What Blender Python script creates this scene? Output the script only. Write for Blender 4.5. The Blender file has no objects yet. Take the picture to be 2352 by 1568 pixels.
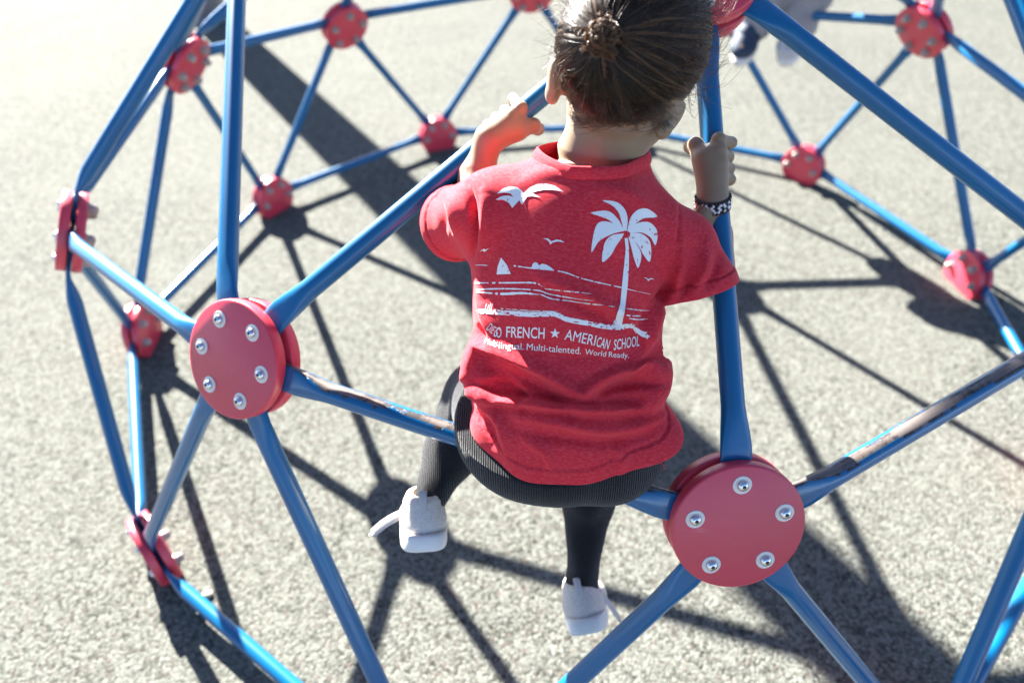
import bpy, bmesh, math, random
import numpy as np
from mathutils import Vector, Matrix
from mathutils.bvhtree import BVHTree
random.seed(4); rng = np.random.default_rng(4)
SC = bpy.context.scene; COL = SC.collection
A_ = np.array
def unit(v):
    v = np.asarray(v, float); return v/np.linalg.norm(v)
# ------------------------------------------------------------------ viewpoint (also used to measure the shirt print)
CAM = A_([-0.1722, -1.5122, 1.2372])
FWD = A_([-0.0014, 0.7511, -0.6602]); FWD = unit(FWD)
RGT = unit(np.cross(FWD, [0.0214, 0.66, 0.751])); UPV = np.cross(RGT, FWD)
FPX = 1548.63
def ray(x, y): return FWD + (x-1176)/FPX*RGT - (y-784)/FPX*UPV
def at(x, y, dep): return CAM + dep*ray(x, y)
def onground(x, y, z=0.0):
    r = ray(x, y); return CAM + r*(z-CAM[2])/r[2]
def topx(P):
    D = np.asarray(P)-CAM; w = D@FWD
    return np.stack([1176+FPX*(D@RGT)/w, 784-FPX*(D@UPV)/w, w], -1)

# ------------------------------------------------------------------ node helpers
def new_mat(name):
    m = bpy.data.materials.new(name); m.use_nodes = True
    nt = m.node_tree; b = nt.nodes['Principled BSDF']
    return m, nt, b
def nd(nt, t, **kw):
    n = nt.nodes.new(t)
    for k, v in kw.items():
        if k in n.inputs: n.inputs[k].default_value = v
        else: setattr(n, k, v)
    return n
def ramp(nt, fac, stops):
    n = nt.nodes.new('ShaderNodeValToRGB'); e = n.color_ramp.elements
    while len(e) < len(stops): e.new(0.5)
    for i, (p, c) in enumerate(stops):
        e[i].position = p; e[i].color = c if len(c) == 4 else (*c, 1)
    nt.links.new(fac, n.inputs[0]); return n.outputs[0]
def mix(nt, fac, a, b, mode='MIX'):
    n = nt.nodes.new('ShaderNodeMix'); n.data_type = 'RGBA'; n.blend_type = mode
    for s, v in ((n.inputs[0], fac), (n.inputs[6], a), (n.inputs[7], b)):
        if isinstance(v, bpy.types.NodeSocket): nt.links.new(v, s)
        else: s.default_value = v if not isinstance(v, tuple) or len(v) == 4 else (*v, 1)
    return n.outputs[2]
def mth(nt, op, a, b=None, c=None):
    n = nt.nodes.new('ShaderNodeMath'); n.operation = op
    for i, v in enumerate((a, b, c)):
        if v is None: continue
        if isinstance(v, bpy.types.NodeSocket): nt.links.new(v, n.inputs[i])
        else: n.inputs[i].default_value = v
    return n.outputs[0]
def coords(nt, kind='Object', scale=(1, 1, 1)):
    tc = nt.nodes.new('ShaderNodeTexCoord'); mp = nt.nodes.new('ShaderNodeMapping')
    mp.inputs['Scale'].default_value = scale; nt.links.new(tc.outputs[kind], mp.inputs[0]); return mp.outputs[0]
def noise(nt, vec, scale, detail=4, rough=.55):
    n = nd(nt, 'ShaderNodeTexNoise', Scale=scale, Detail=detail, Roughness=rough)
    nt.links.new(vec, n.inputs['Vector']); return n.outputs[0]
def bump(nt, b, h, strength, dist):
    n = nd(nt, 'ShaderNodeBump', Strength=strength, Distance=dist)
    nt.links.new(h, n.inputs['Height']); nt.links.new(n.outputs[0], b.inputs['Normal']); return n

def mat_rubber():
    m, nt, b = new_mat('poured_rubber'); v = coords(nt)
    wob = nd(nt, 'ShaderNodeTexNoise', Scale=90.0, Detail=2.0); nt.links.new(v, wob.inputs['Vector'])
    vm = nt.nodes.new('ShaderNodeVectorMath'); vm.operation = 'MULTIPLY_ADD'; nt.links.new(wob.outputs['Color'], vm.inputs[0])
    vm.inputs[1].default_value = (.008, .008, .008); nt.links.new(v, vm.inputs[2]); vv = vm.outputs[0]
    vo = nd(nt, 'ShaderNodeTexVoronoi', Scale=190.0); nt.links.new(vv, vo.inputs['Vector'])
    ed = nd(nt, 'ShaderNodeTexVoronoi', Scale=190.0); ed.feature = 'DISTANCE_TO_EDGE'; nt.links.new(vv, ed.inputs['Vector'])
    sp = nt.nodes.new('ShaderNodeSeparateColor'); nt.links.new(vo.outputs['Color'], sp.inputs[0])
    n1 = noise(nt, v, 80, 4, .7); n2 = noise(nt, v, 1.7, 4, .6); n3 = noise(nt, v, 34, 4, .65)
    f = mth(nt, 'ADD', mth(nt, 'MULTIPLY', sp.outputs[0], .42), mth(nt, 'MULTIPLY', n1, .45))
    f = mth(nt, 'ADD', f, mth(nt, 'MULTIPLY', mth(nt, 'SUBTRACT', n3, .5), .35))
    c = ramp(nt, f, [(.16, (.014, .016, .014)), (.29, (.062, .064, .055)), (.43, (.126, .130, .114)), (.72, (.196, .202, .180))])
    c = mix(nt, mth(nt, 'GREATER_THAN', sp.outputs[1], .94), c, (.10, .08, .074))
    gap_shade = ramp(nt, ed.outputs['Distance'], [(.0, (.42, .42, .42)), (.16, (1, 1, 1))])  # darker at granule edges: shade of the gaps put into the colour
    c = mix(nt, .75, c, gap_shade, 'MULTIPLY')
    c = mix(nt, mth(nt, 'MULTIPLY', ramp(nt, n2, [(.35, (0, 0, 0)), (.75, (1, 1, 1))]), .40), c, (.136, .138, .122))
    nt.links.new(c, b.inputs['Base Color']); b.inputs['Roughness'].default_value = .95
    b.inputs['Specular IOR Level'].default_value = .07
    h = mth(nt, 'SUBTRACT', mth(nt, 'MULTIPLY', n3, .5), mth(nt, 'MULTIPLY', vo.outputs['Distance'], 1.0))
    bump(nt, b, h, .42, .0045)
    return m
def mat_blue(worn=False):
    m, nt, b = new_mat('worn_blue_paint' if worn else 'blue_paint'); v = coords(nt)
    n = noise(nt, v, 9, 3); base = mix(nt, n, (.0002, .086, .210), (.0003, .120, .280))
    b.inputs['Roughness'].default_value = .36
    b.inputs['Coat Weight'].default_value = .50; b.inputs['Coat Roughness'].default_value = .11; b.inputs['Specular IOR Level'].default_value = .28
    n4 = noise(nt, v, 60, 4, .7)
    chips = ramp(nt, n4, [(.70, (0, 0, 0)), (.735, (1, 1, 1))])
    base = mix(nt, mth(nt, 'MULTIPLY', chips, .55), base, (.09, .13, .19))
    if worn:
        ge = nt.nodes.new('ShaderNodeNewGeometry'); se = nt.nodes.new('ShaderNodeSeparateXYZ')
        nt.links.new(ge.outputs['True Normal'], se.inputs[0])
        k = noise(nt, v, 38, 6, .72); k2 = noise(nt, v, 7, 2)
        s = mth(nt, 'ADD', se.outputs[2], mth(nt, 'MULTIPLY', mth(nt, 'SUBTRACT', k, .5), .55))
        s = mth(nt, 'ADD', s, mth(nt, 'MULTIPLY', mth(nt, 'SUBTRACT', k2, .5), .9))
        msk = ramp(nt, s, [(.78, (0, 0, 0)), (.81, (1, 1, 1))])
        msk2 = ramp(nt, s, [(.84, (0, 0, 0)), (.93, (1, 1, 1))])
        pr = mix(nt, noise(nt, v, 22, 4), (.020, .023, .028), (.055, .043, .040))
        me = mix(nt, noise(nt, v, 16, 5, .7), (.11, .07, .055), (.30, .27, .25))
        base = mix(nt, msk, base, mix(nt, msk2, pr, me))
        r = mth(nt, 'ADD', .17, mth(nt, 'MULTIPLY', msk, .26)); nt.links.new(r, b.inputs['Roughness'])
        cw = mth(nt, 'SUBTRACT', .7, mth(nt, 'MULTIPLY', msk, .7)); nt.links.new(cw, b.inputs['Coat Weight'])
        nt.links.new(mth(nt, 'MULTIPLY', msk2, .55), b.inputs['Metallic'])
        bump(nt, b, mth(nt, 'SUBTRACT', mth(nt, 'MULTIPLY', n, .2), msk), .5, .0012)
    else:
        bump(nt, b, n4, .06, .001)
    nt.links.new(base, b.inputs['Base Color'])
    return m
def mat_red():
    m, nt, b = new_mat('red_plastic'); v = coords(nt)
    n = noise(nt, v, 14, 4); n2 = noise(nt, v, 420, 2)
    c = mix(nt, n, (.56, .036, .064), (.66, .050, .084))
    c = mix(nt, mth(nt, 'MULTIPLY', ramp(nt, noise(nt, v, 90, 5, .75), [(.66, (0, 0, 0)), (.74, (1, 1, 1))]), .35), c, (.62, .22, .24))
    sc = ramp(nt, noise(nt, coords(nt, scale=(16, 300, 40)), 1.0, 3, .6), [(.66, (0, 0, 0)), (.70, (1, 1, 1))])
    sc = mix(nt, ramp(nt, noise(nt, v, 18, 3), [(.48, (0, 0, 0)), (.62, (1, 1, 1))]), (0, 0, 0), sc)
    c = mix(nt, mth(nt, 'MULTIPLY', sc, .30), c, (.66, .28, .30))
    c = mix(nt, mth(nt, 'MULTIPLY', ramp(nt, noise(nt, v, 7, 4, .65), [(.45, (0, 0, 0)), (.75, (1, 1, 1))]), .22), c, (.34, .05, .07))
    nt.links.new(mth(nt, 'ADD', .30, mth(nt, 'MULTIPLY', n, .16)), b.inputs['Roughness'])
    nt.links.new(c, b.inputs['Base Color'])
    b.inputs['Specular IOR Level'].default_value = .6
    bump(nt, b, n2, .12, .0004); return m
def mat_steel(dark=False):
    m, nt, b = new_mat('weathered_cap' if dark else 'bright_steel'); v = coords(nt)
    n = noise(nt, v, 60, 4)
    if dark:
        nt.links.new(mix(nt, n, (.22, .17, .15), (.48, .40, .36)), b.inputs['Base Color'])
        b.inputs['Metallic'].default_value = .25; b.inputs['Roughness'].default_value = .34
    else:
        nt.links.new(mix(nt, n, (.55, .56, .58), (.75, .76, .77)), b.inputs['Base Color'])
        b.inputs['Metallic'].default_value = 1; b.inputs['Roughness'].default_value = .22
    return m
def mat_plain(name, c1, c2, scale=40, rough=.6, bumps=.1, bdist=.001, spec=.5, sheen=0):
    m, nt, b = new_mat(name); v = coords(nt); n = noise(nt, v, scale, 5, .6)
    nt.links.new(mix(nt, n, c1, c2), b.inputs['Base Color']); b.inputs['Roughness'].default_value = rough
    b.inputs['Specular IOR Level'].default_value = spec
    if sheen:
        b.inputs['Sheen Weight'].default_value = sheen; b.inputs['Sheen Roughness'].default_value = .45
    if bumps: bump(nt, b, n, bumps, bdist)
    return m
def mat_skin():
    m, nt, b = new_mat('skin'); v = coords(nt)
    n = noise(nt, v, 22, 4); n2 = noise(nt, v, 650, 3)
    nt.links.new(mix(nt, n, (.205, .132, .074), (.275, .186, .110)), b.inputs['Base Color'])
    b.inputs['Subsurface Weight'].default_value = .08
    b.inputs['Subsurface Radius'].default_value = (.85, .36, .20); b.inputs['Subsurface Scale'].default_value = .009
    b.inputs['Roughness'].default_value = .47; b.inputs['Specular IOR Level'].default_value = .42
    b.inputs['Sheen Weight'].default_value = .12
    bump(nt, b, n2, .22, .0006); return m
def mat_shirt():
    m, nt, b = new_mat('red_jersey'); v = coords(nt)
    n = noise(nt, v, 28, 5, .65)
    hea = noise(nt, coords(nt, scale=(210, 210, 800)), 1.0, 3, .65)
    c = mix(nt, n, (.58, .018, .032), (.68, .028, .044))
    c = mix(nt, ramp(nt, hea, [(.42, (0, 0, 0)), (.70, (.42, .42, .42))]), c, (.84, .115, .145))
    lint = ramp(nt, noise(nt, v, 1500, 1), [(.735, (0, 0, 0)), (.76, (1, 1, 1))])
    c = mix(nt, mth(nt, 'MULTIPLY', lint, .5), c, (.75, .40, .42))
    nt.links.new(c, b.inputs['Base Color']); b.inputs['Roughness'].default_value = .85
    b.inputs['Specular IOR Level'].default_value = .2
    b.inputs['Sheen Weight'].default_value = .22; b.inputs['Sheen Roughness'].default_value = .4
    b.inputs['Sheen Tint'].default_value = (1, .62, .62, 1)
    tr = nd(nt, 'ShaderNodeBsdfTranslucent'); tr.inputs['Color'].default_value = (.75, .03, .03, 1)
    ms = nt.nodes.new('ShaderNodeMixShader'); ms.inputs[0].default_value = .10
    out = nt.nodes['Material Output']
    nt.links.new(b.outputs[0], ms.inputs[1]); nt.links.new(tr.outputs[0], ms.inputs[2]); nt.links.new(ms.outputs[0], out.inputs[0])
    w = nd(nt, 'ShaderNodeTexWave', Scale=330.0, Distortion=2.0); nt.links.new(v, w.inputs['Vector'])
    bump(nt, b, mth(nt, 'ADD', mth(nt, 'MULTIPLY', hea, .7), mth(nt, 'MULTIPLY', w.outputs[1], .5)), .35, .0007)
    return m
def mat_print():
    m, nt, b = new_mat('white_print'); v = coords(nt)
    cr = noise(nt, coords(nt, scale=(230, 230, 70)), 1.0, 4, .65)
    f = ramp(nt, cr, [(.62, (0, 0, 0)), (.645, (1, 1, 1))])
    nt.links.new(mix(nt, f, (.78, .75, .73), (.56, .03, .045)), b.inputs['Base Color'])
    b.inputs['Roughness'].default_value = .6; return m
def mat_tights():
    m, nt, b = new_mat('black_ribbed_knit'); v = coords(nt)
    w = nd(nt, 'ShaderNodeTexWave', Scale=125.0, Distortion=.8); w.inputs['Detail Scale'].default_value = 4
    w.bands_direction = 'X'; nt.links.new(v, w.inputs['Vector'])
    n = noise(nt, v, 700, 3)
    c = mix(nt, w.outputs[1], (.006, .006, .007), (.026, .026, .029))
    c = mix(nt, ramp(nt, n, [(.5, (0, 0, 0)), (.75, (.6, .6, .6))]), c, (.06, .06, .065))
    nt.links.new(c, b.inputs['Base Color']); b.inputs['Roughness'].default_value = .9
    b.inputs['Specular IOR Level'].default_value = .15
    b.inputs['Sheen Weight'].default_value = .25; b.inputs['Sheen Roughness'].default_value = .35
    bump(nt, b, mth(nt, 'ADD', w.outputs[1], mth(nt, 'MULTIPLY', n, .5)), .8, .0016)
    return m
def mat_hair(name, c1, c2):
    m, nt, b = new_mat(name); v = coords(nt)
    nt.links.new(mix(nt, noise(nt, v, 90, 2), c1, c2), b.inputs['Base Color'])
    b.inputs['Roughness'].default_value = .34; b.inputs['Specular IOR Level'].default_value = .42
    return m
def mat_canvas():
    m, nt, b = new_mat('cream_knit_fabric'); v = coords(nt)
    ch = nd(nt, 'ShaderNodeTexVoronoi', Scale=420.0); nt.links.new(v, ch.inputs['Vector'])
    nt.links.new(mix(nt, ch.outputs['Distance'], (.66, .60, .53), (.48, .43, .38)), b.inputs['Base Color'])
    b.inputs['Roughness'].default_value = .8; bump(nt, b, ch.outputs['Distance'], .4, .001); return m
M = dict(rubber=mat_rubber(), blue=mat_blue(), worn=mat_blue(True), red=mat_red(), steel=mat_steel(), cap=mat_steel(True),
         washer=mat_plain('pale_washer', (.70, .62, .54), (.80, .73, .66), 60, .45, .05), socket=mat_plain('dark_socket', (.01, .01, .012), (.02, .02, .02), 50, .5, 0),
         skin=mat_skin(), shirt=mat_shirt(), prnt=mat_print(), letter=mat_plain('white_lettering_ink', (.74, .71, .69), (.82, .79, .77), 300, .6, .1), tights=mat_tights(),
         hair=mat_hair('dark_brown_hair', (.010, .005, .003), (.036, .018, .010)), hair2=mat_hair('brown_curls', (.045, .022, .009), (.17, .085, .038)),
         scalp=mat_plain('dark_scalp', (.009, .005, .0035), (.022, .012, .008), 160, .7, .3),
         canvas=mat_canvas(), sole=mat_plain('white_rubber_sole', (.64, .62, .58), (.72, .70, .66), 70, .5, .08),
         strap=mat_plain('cream_strap', (.40, .37, .36), (.50, .47, .45), 300, .75, .3),
         white=mat_plain('white_leather', (.42, .42, .42), (.50, .50, .50), 60, .5, .1), navy=mat_plain('navy_mesh', (.015, .03, .06), (.03, .05, .09), 200, .7, .2),
         grey=mat_plain('light_grey_cotton', (.26, .245, .24), (.34, .32, .31), 40, .85, .2), post=mat_plain('lilac_grey_paint', (.22, .215, .23), (.28, .275, .285), 5, .6, .15, .002),
         bead_b=mat_plain('black_glass_bead', (.006, .006, .007), (.012, .012, .012), 90, .12, 0), bead_w=mat_plain('white_glass_bead', (.72, .70, .72), (.80, .78, .80), 90, .12, 0),
         eye=mat_plain('eye_white', (.75, .73, .70), (.8, .78, .76), 30, .15, 0), iris=mat_plain('brown_iris', (.02, .01, .006), (.05, .025, .012), 300, .1, 0),
         lip=mat_plain('lip_pink', (.36, .13, .10), (.42, .17, .13), 80, .4, .05), bone=mat_plain('cream_stone', (.42, .38, .26), (.52, .48, .36), 150, .7, .3), teal=mat_plain('teal_cotton', (.03, .16, .18), (.05, .20, .22), 60, .85, .2))

# ------------------------------------------------------------------ object helpers
def link(name, me, mats=None, parent=None, smooth=True):
    o = bpy.data.objects.new(name, me); COL.objects.link(o)
    for m in (mats or []): me.materials.append(m)
    if parent is not None:
        o.parent = parent
        o.matrix_parent_inverse = parent_world(parent).inverted()
    if smooth and len(me.polygons): me.polygons.foreach_set('use_smooth', np.ones(len(me.polygons), bool))
    return o
def parent_world(p):
    m = p.matrix_basis.copy()
    q = p
    while q.parent is not None:
        m = q.parent.matrix_basis @ q.matrix_parent_inverse @ m if False else q.matrix_parent_inverse @ m
        m = q.parent.matrix_basis @ m; q = q.parent
    return m
def mesh_from(V, F, name='m', mi=None):
    me = bpy.data.meshes.new(name); V = np.asarray(V, float)
    me.from_pydata(V.tolist(), [], [list(map(int, f)) for f in F])
    if mi is not None: me.polygons.foreach_set('material_index', np.asarray(mi, np.int32))
    me.update(); return me
def empty(name, loc, label, cat, group=None):
    o = bpy.data.objects.new(name, None); COL.objects.link(o); o.location = [float(x) for x in loc]; o.empty_display_size = .1
    tag(o, label, cat, group); return o
def tag(o, label, cat, group=None):
    o['label'] = label; o['category'] = cat
    if group: o['group'] = group
def frame(n, hint=(0, 0, 1)):
    n = unit(n); h = np.asarray(hint, float)
    if abs(h@n) > .95: h = A_([1., 0, 0])
    x = unit(np.cross(h, n)); return x, np.cross(n, x), n
class MB:
    def __init__(s): s.V = []; s.F = []; s.M = []; s.n = 0
    def add(s, V, F, mi=0):
        V = np.asarray(V, float).reshape(-1, 3); s.V.append(V)
        for f in F: s.F.append([int(i)+s.n for i in f]); s.M.append(mi)
        s.n += len(V)
    def lathe(s, o, n, prof, seg=32, mi=0, hint=(0, 0, 1)):
        x, y, n = frame(n, hint); V = []; F = []
        for r, h in prof:
            for k in range(seg):
                a = 2*math.pi*k/seg; V.append(o+n*h+r*(x*math.cos(a)+y*math.sin(a)))
        for i in range(len(prof)-1):
            for k in range(seg):
                F.append([i*seg+k, i*seg+(k+1) % seg, (i+1)*seg+(k+1) % seg, (i+1)*seg+k])
        F.append(list(range(seg))[::-1]); F.append([(len(prof)-1)*seg+k for k in range(seg)])
        s.add(V, F, mi)
    def sweep(s, P, rad, seg=8, mi=0, flat=1.0, N=None, cap=True):
        P = np.asarray(P, float); m = len(P); rad = np.broadcast_to(rad, m)
        T = np.gradient(P, axis=0); T /= np.linalg.norm(T, axis=1)[:, None]+1e-12
        x = frame(T[0])[0] if N is None else unit(np.asarray(N)-T[0]*(T[0]@np.asarray(N)))
        V = []; F = []
        for i in range(m):
            x = x-T[i]*(x@T[i]); x /= np.linalg.norm(x)+1e-12; y = np.cross(T[i], x)
            for k in range(seg):
                a = 2*math.pi*k/seg; V.append(P[i]+rad[i]*(x*math.cos(a)*flat+y*math.sin(a)))
        for i in range(m-1):
            for k in range(seg): F.append([i*seg+k, i*seg+(k+1) % seg, (i+1)*seg+(k+1) % seg, (i+1)*seg+k])
        if cap: F.append(list(range(seg))[::-1]); F.append([(m-1)*seg+k for k in range(seg)])
        s.add(V, F, mi)
    def ball(s, c, r, mi=0, u=8, v=6, sc=(1, 1, 1)):
        V = []; F = []
        for i in range(v+1):
            t = math.pi*i/v
            for k in range(u):
                a = 2*math.pi*k/u; V.append(np.asarray(c)+r*A_([math.sin(t)*math.cos(a)*sc[0], math.sin(t)*math.sin(a)*sc[1], math.cos(t)*sc[2]]))
        for i in range(v):
            for k in range(u): F.append([i*u+k, (i+1)*u+k, (i+1)*u+(k+1) % u, i*u+(k+1) % u])
        s.add(V, F, mi)
    def box(s, c, ax, half, mi=0):
        c = np.asarray(c); V = []
        for i in (-1, 1):
            for j in (-1, 1):
                for k in (-1, 1): V.append(c+ax[0]*half[0]*i+ax[1]*half[1]*j+ax[2]*half[2]*k)
        s.add(V, [[0, 1, 3, 2], [4, 6, 7, 5], [0, 4, 5, 1], [2, 3, 7, 6], [0, 2, 6, 4], [1, 5, 7, 3]], mi)
    def mesh(s, name='m'): return mesh_from(np.concatenate(s.V), s.F, name, s.M)
    def build(s, name, mats, parent=None, smooth=True, bevel=0):
        o = link(name, s.mesh(), mats, parent, smooth)
        if bevel:
            b = o.modifiers.new('bevel', 'BEVEL'); b.width = bevel; b.segments = 3; b.limit_method = 'ANGLE'
        return o
def autosmooth(o, deg=40):
    me = o.data; bm = bmesh.new(); bm.from_mesh(me)
    for e in bm.edges:
        if len(e.link_faces) == 2 and e.calc_face_angle(0) > math.radians(deg): e.smooth = False
    bm.to_mesh(me); bm.free()
def smoothpath(P, n=24):
    P = np.asarray(P, float); Q = np.vstack([2*P[0]-P[1], P, 2*P[-1]-P[-2]]); out = []
    m = len(P)-1
    for t in np.linspace(0, m-1e-9, n):
        i = int(t); u = t-i; a, b, c, d = Q[i:i+4]
        out.append(.5*((2*b)+(c-a)*u+(2*a-5*b+4*c-d)*u*u+(3*b-a-3*c+d)*u**3))
    return A_(out)

# ------------------------------------------------------------------ soft volumes -> one continuous skin
class Vol:
    def __init__(s, lo, hi, h):
        s.lo = A_(lo, float); s.h = h; s.n = np.ceil((A_(hi)-s.lo)/h).astype(int)+1
        s.F = np.full(s.n, .06, np.float32)
        s.ax = [(s.lo[i]+h*np.arange(s.n[i])).astype(np.float32) for i in range(3)]
    def block(s, lo, hi):
        a = np.maximum(np.floor((A_(lo)-s.lo)/s.h).astype(int), 0); b = np.minimum(np.ceil((A_(hi)-s.lo)/s.h).astype(int)+1, s.n)
        sl = tuple(slice(int(a[i]), int(max(b[i], a[i]))) for i in range(3))
        return sl, [s.ax[i][sl[i]].reshape([-1 if j == i else 1 for j in range(3)]) for i in range(3)]
    def put(s, sl, d, k, cut=False):
        f = s.F[sl]
        if f.size == 0: return
        d = d.astype(np.float32)
        if cut:
            g = -d; h = np.clip(.5+.5*(g-f)/k, 0, 1); s.F[sl] = f*(1-h)+g*h+k*h*(1-h)
        else:
            h = np.clip(.5+.5*(f-d)/k, 0, 1); s.F[sl] = f*(1-h)+d*h-k*h*(1-h)
    def cone(s, a, b, ra, rb, k=.01, cut=False):
        a = A_(a, float); b = A_(b, float); pad = max(ra, rb)+k+.012
        sl, (X, Y, Z) = s.block(np.minimum(a, b)-pad, np.maximum(a, b)+pad)
        d = b-a; L = d@d+1e-12
        t = np.clip(((X-a[0])*d[0]+(Y-a[1])*d[1]+(Z-a[2])*d[2])/L, 0, 1)
        q = np.sqrt((X-a[0]-t*d[0])**2+(Y-a[1]-t*d[1])**2+(Z-a[2]-t*d[2])**2)-(ra+(rb-ra)*t)
        s.put(sl, q, k, cut)
    def ell(s, c, r, k=.01, ax=None, cut=False):
        c = A_(c, float); r = A_(r, float); ax = np.eye(3) if ax is None else np.asarray(ax); pad = r.max()+k+.012
        sl, (X, Y, Z) = s.block(c-pad, c+pad)
        p = [(X-c[0])*ax[i][0]+(Y-c[1])*ax[i][1]+(Z-c[2])*ax[i][2] for i in range(3)]
        k0 = np.sqrt(sum((p[i]/r[i])**2 for i in range(3))); k1 = np.sqrt(sum((p[i]/r[i]**2)**2 for i in range(3)))+1e-6
        s.put(sl, k0*(k0-1)/k1, k, cut)
    def half(s, c, n, k=.002):
        sl, (X, Y, Z) = s.block(s.lo, s.lo+s.h*s.n); n = unit(n)
        s.put(sl, (X-c[0])*n[0]+(Y-c[1])*n[1]+(Z-c[2])*n[2], k, True)      # removes the side the normal points AWAY from
    def sample(s, P):
        q = (np.asarray(P)-s.lo)/s.h; q = np.clip(q, 0, s.n-1.001); i = q.astype(int); t = q-i; r = 0
        for a in (0, 1):
            for b in (0, 1):
                for c in (0, 1):
                    w = (t[:, 0] if a else 1-t[:, 0])*(t[:, 1] if b else 1-t[:, 1])*(t[:, 2] if c else 1-t[:, 2])
                    r = r+w*s.F[i[:, 0]+a, i[:, 1]+b, i[:, 2]+c]
        return r
    def skin(s):
        F = s.F; ins = F < 0; n = s.n; cnt = np.zeros(n-1, np.int8)
        offs = [(a, b, c) for a in (0, 1) for b in (0, 1) for c in (0, 1)]
        for a, b, c in offs: cnt += ins[a:n[0]-1+a, b:n[1]-1+b, c:n[2]-1+c]
        I = np.argwhere((cnt > 0) & (cnt < 8)); idx = np.full(n-1, -1, np.int32); idx[I[:, 0], I[:, 1], I[:, 2]] = np.arange(len(I))
        val = {o: F[I[:, 0]+o[0], I[:, 1]+o[1], I[:, 2]+o[2]] for o in offs}
        P = np.zeros((len(I), 3)); m = np.zeros(len(I))
        for o in offs:
            for d in range(3):
                if o[d]: continue
                o2 = list(o); o2[d] = 1; o2 = tuple(o2); fa = val[o]; fb = val[o2]; cr = (fa < 0) != (fb < 0)
                t = np.where(cr, fa/np.where(cr, fa-fb, 1), 0); q = np.tile(A_(o, float), (len(I), 1)); q[:, d] += t
                P += q*cr[:, None]; m += cr
        V = s.lo+s.h*(I+P/m[:, None]); Q = []
        for d in range(3):
            e, g = [x for x in range(3) if x != d]
            sl0 = [slice(None)]*3; sl1 = [slice(None)]*3; sl0[d] = slice(0, n[d]-1); sl1[d] = slice(1, n[d])
            for x in (e, g): sl0[x] = slice(1, n[x]-1); sl1[x] = slice(1, n[x]-1)
            a = ins[tuple(sl0)]; b = ins[tuple(sl1)]; E = np.argwhere(a != b); fl = a[E[:, 0], E[:, 1], E[:, 2]]
            base = E.copy(); base[:, e] += 1; base[:, g] += 1
            def cell(de, dg):
                c = base.copy(); c[:, e] += de; c[:, g] += dg; return idx[c[:, 0], c[:, 1], c[:, 2]]
            q = np.stack([cell(-1, -1), cell(0, -1), cell(0, 0), cell(-1, 0)], 1)
            if d == 1: fl = ~fl
            q[~fl] = q[~fl][:, ::-1]; Q.append(q)
        Q = np.concatenate(Q); Q = Q[(Q >= 0).all(1)]
        for _ in range(2):                                             # settle onto the true surface
            e = s.h*.6; f = s.sample(V)
            G = np.stack([(s.sample(V+A_(d)*e)-s.sample(V-A_(d)*e))/(2*e) for d in np.eye(3)], 1)
            V = V-G*(f/np.maximum((G*G).sum(1), .2))[:, None]*.8
        return V, Q
def big_mesh(V, Q, name='m'):
    me = bpy.data.meshes.new(name); me.vertices.add(len(V)); me.vertices.foreach_set('co', np.asarray(V, np.float32).ravel())
    me.loops.add(Q.size); me.loops.foreach_set('vertex_index', np.asarray(Q, np.int32).ravel())
    me.polygons.add(len(Q)); me.polygons.foreach_set('loop_start', np.arange(0, Q.size, Q.shape[1], dtype=np.int32))
    me.update(calc_edges=True); me.validate(); return me
def relax(V, Q, it=2, lam=.5):
    for _ in range(it):
        S = np.zeros_like(V); C = np.zeros(len(V))
        for a, b in ((0, 1), (1, 2), (2, 3), (3, 0)):
            for x, y in ((Q[:, a], Q[:, b]), (Q[:, b], Q[:, a])):
                for d in range(3): S[:, d] += np.bincount(x, V[y, d], len(V))
                C += np.bincount(x, minlength=len(V))
        V = V+lam*(S/np.maximum(C, 1)[:, None]-V)
    return V
def vnormals(V, Q):
    n = np.cross(V[Q[:, 2]]-V[Q[:, 0]], V[Q[:, 3]]-V[Q[:, 1]]); N = np.zeros_like(V)
    for k in range(4):
        for d in range(3): N[:, d] += np.bincount(Q[:, k], n[:, d], len(V))
    return N/(np.linalg.norm(N, axis=1)[:, None]+1e-12)
# ================================================================== SETTING
def build_ground():
    V = [(-60, -60, 0), (60, -60, 0), (60, 60, 0), (-60, 60, 0)]
    o = link('ground', mesh_from(V, [(0, 1, 2, 3)]), [M['rubber']], None, False); o['kind'] = 'structure'
build_ground()

def build_post():
    r = empty('round_post', (-2.047, 3.05, 0), 'thick pale grey round post standing behind the blue dome', 'post')
    o = A_([-2.047, 3.05, 0]); b = MB()
    b.lathe(o, (0, 0, 1), [(.122, 0), (.122, 3.3), (.118, 3.32)], 48); b.build('shaft', [M['post']], r)
    b = MB(); b.lathe(o, (0, 0, 1), [(.17, .0), (.17, .012), (.165, .016), (.1225, .016)], 48); b.build('base_collar', [M['post']], r)
    b = MB(); b.lathe(o, (0, 0, 1), [(.13, 3.321), (.13, 3.34), (.09, 3.37), (.001, 3.38)], 48); b.build('end_cap', [M['post']], r)
build_post()

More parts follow.
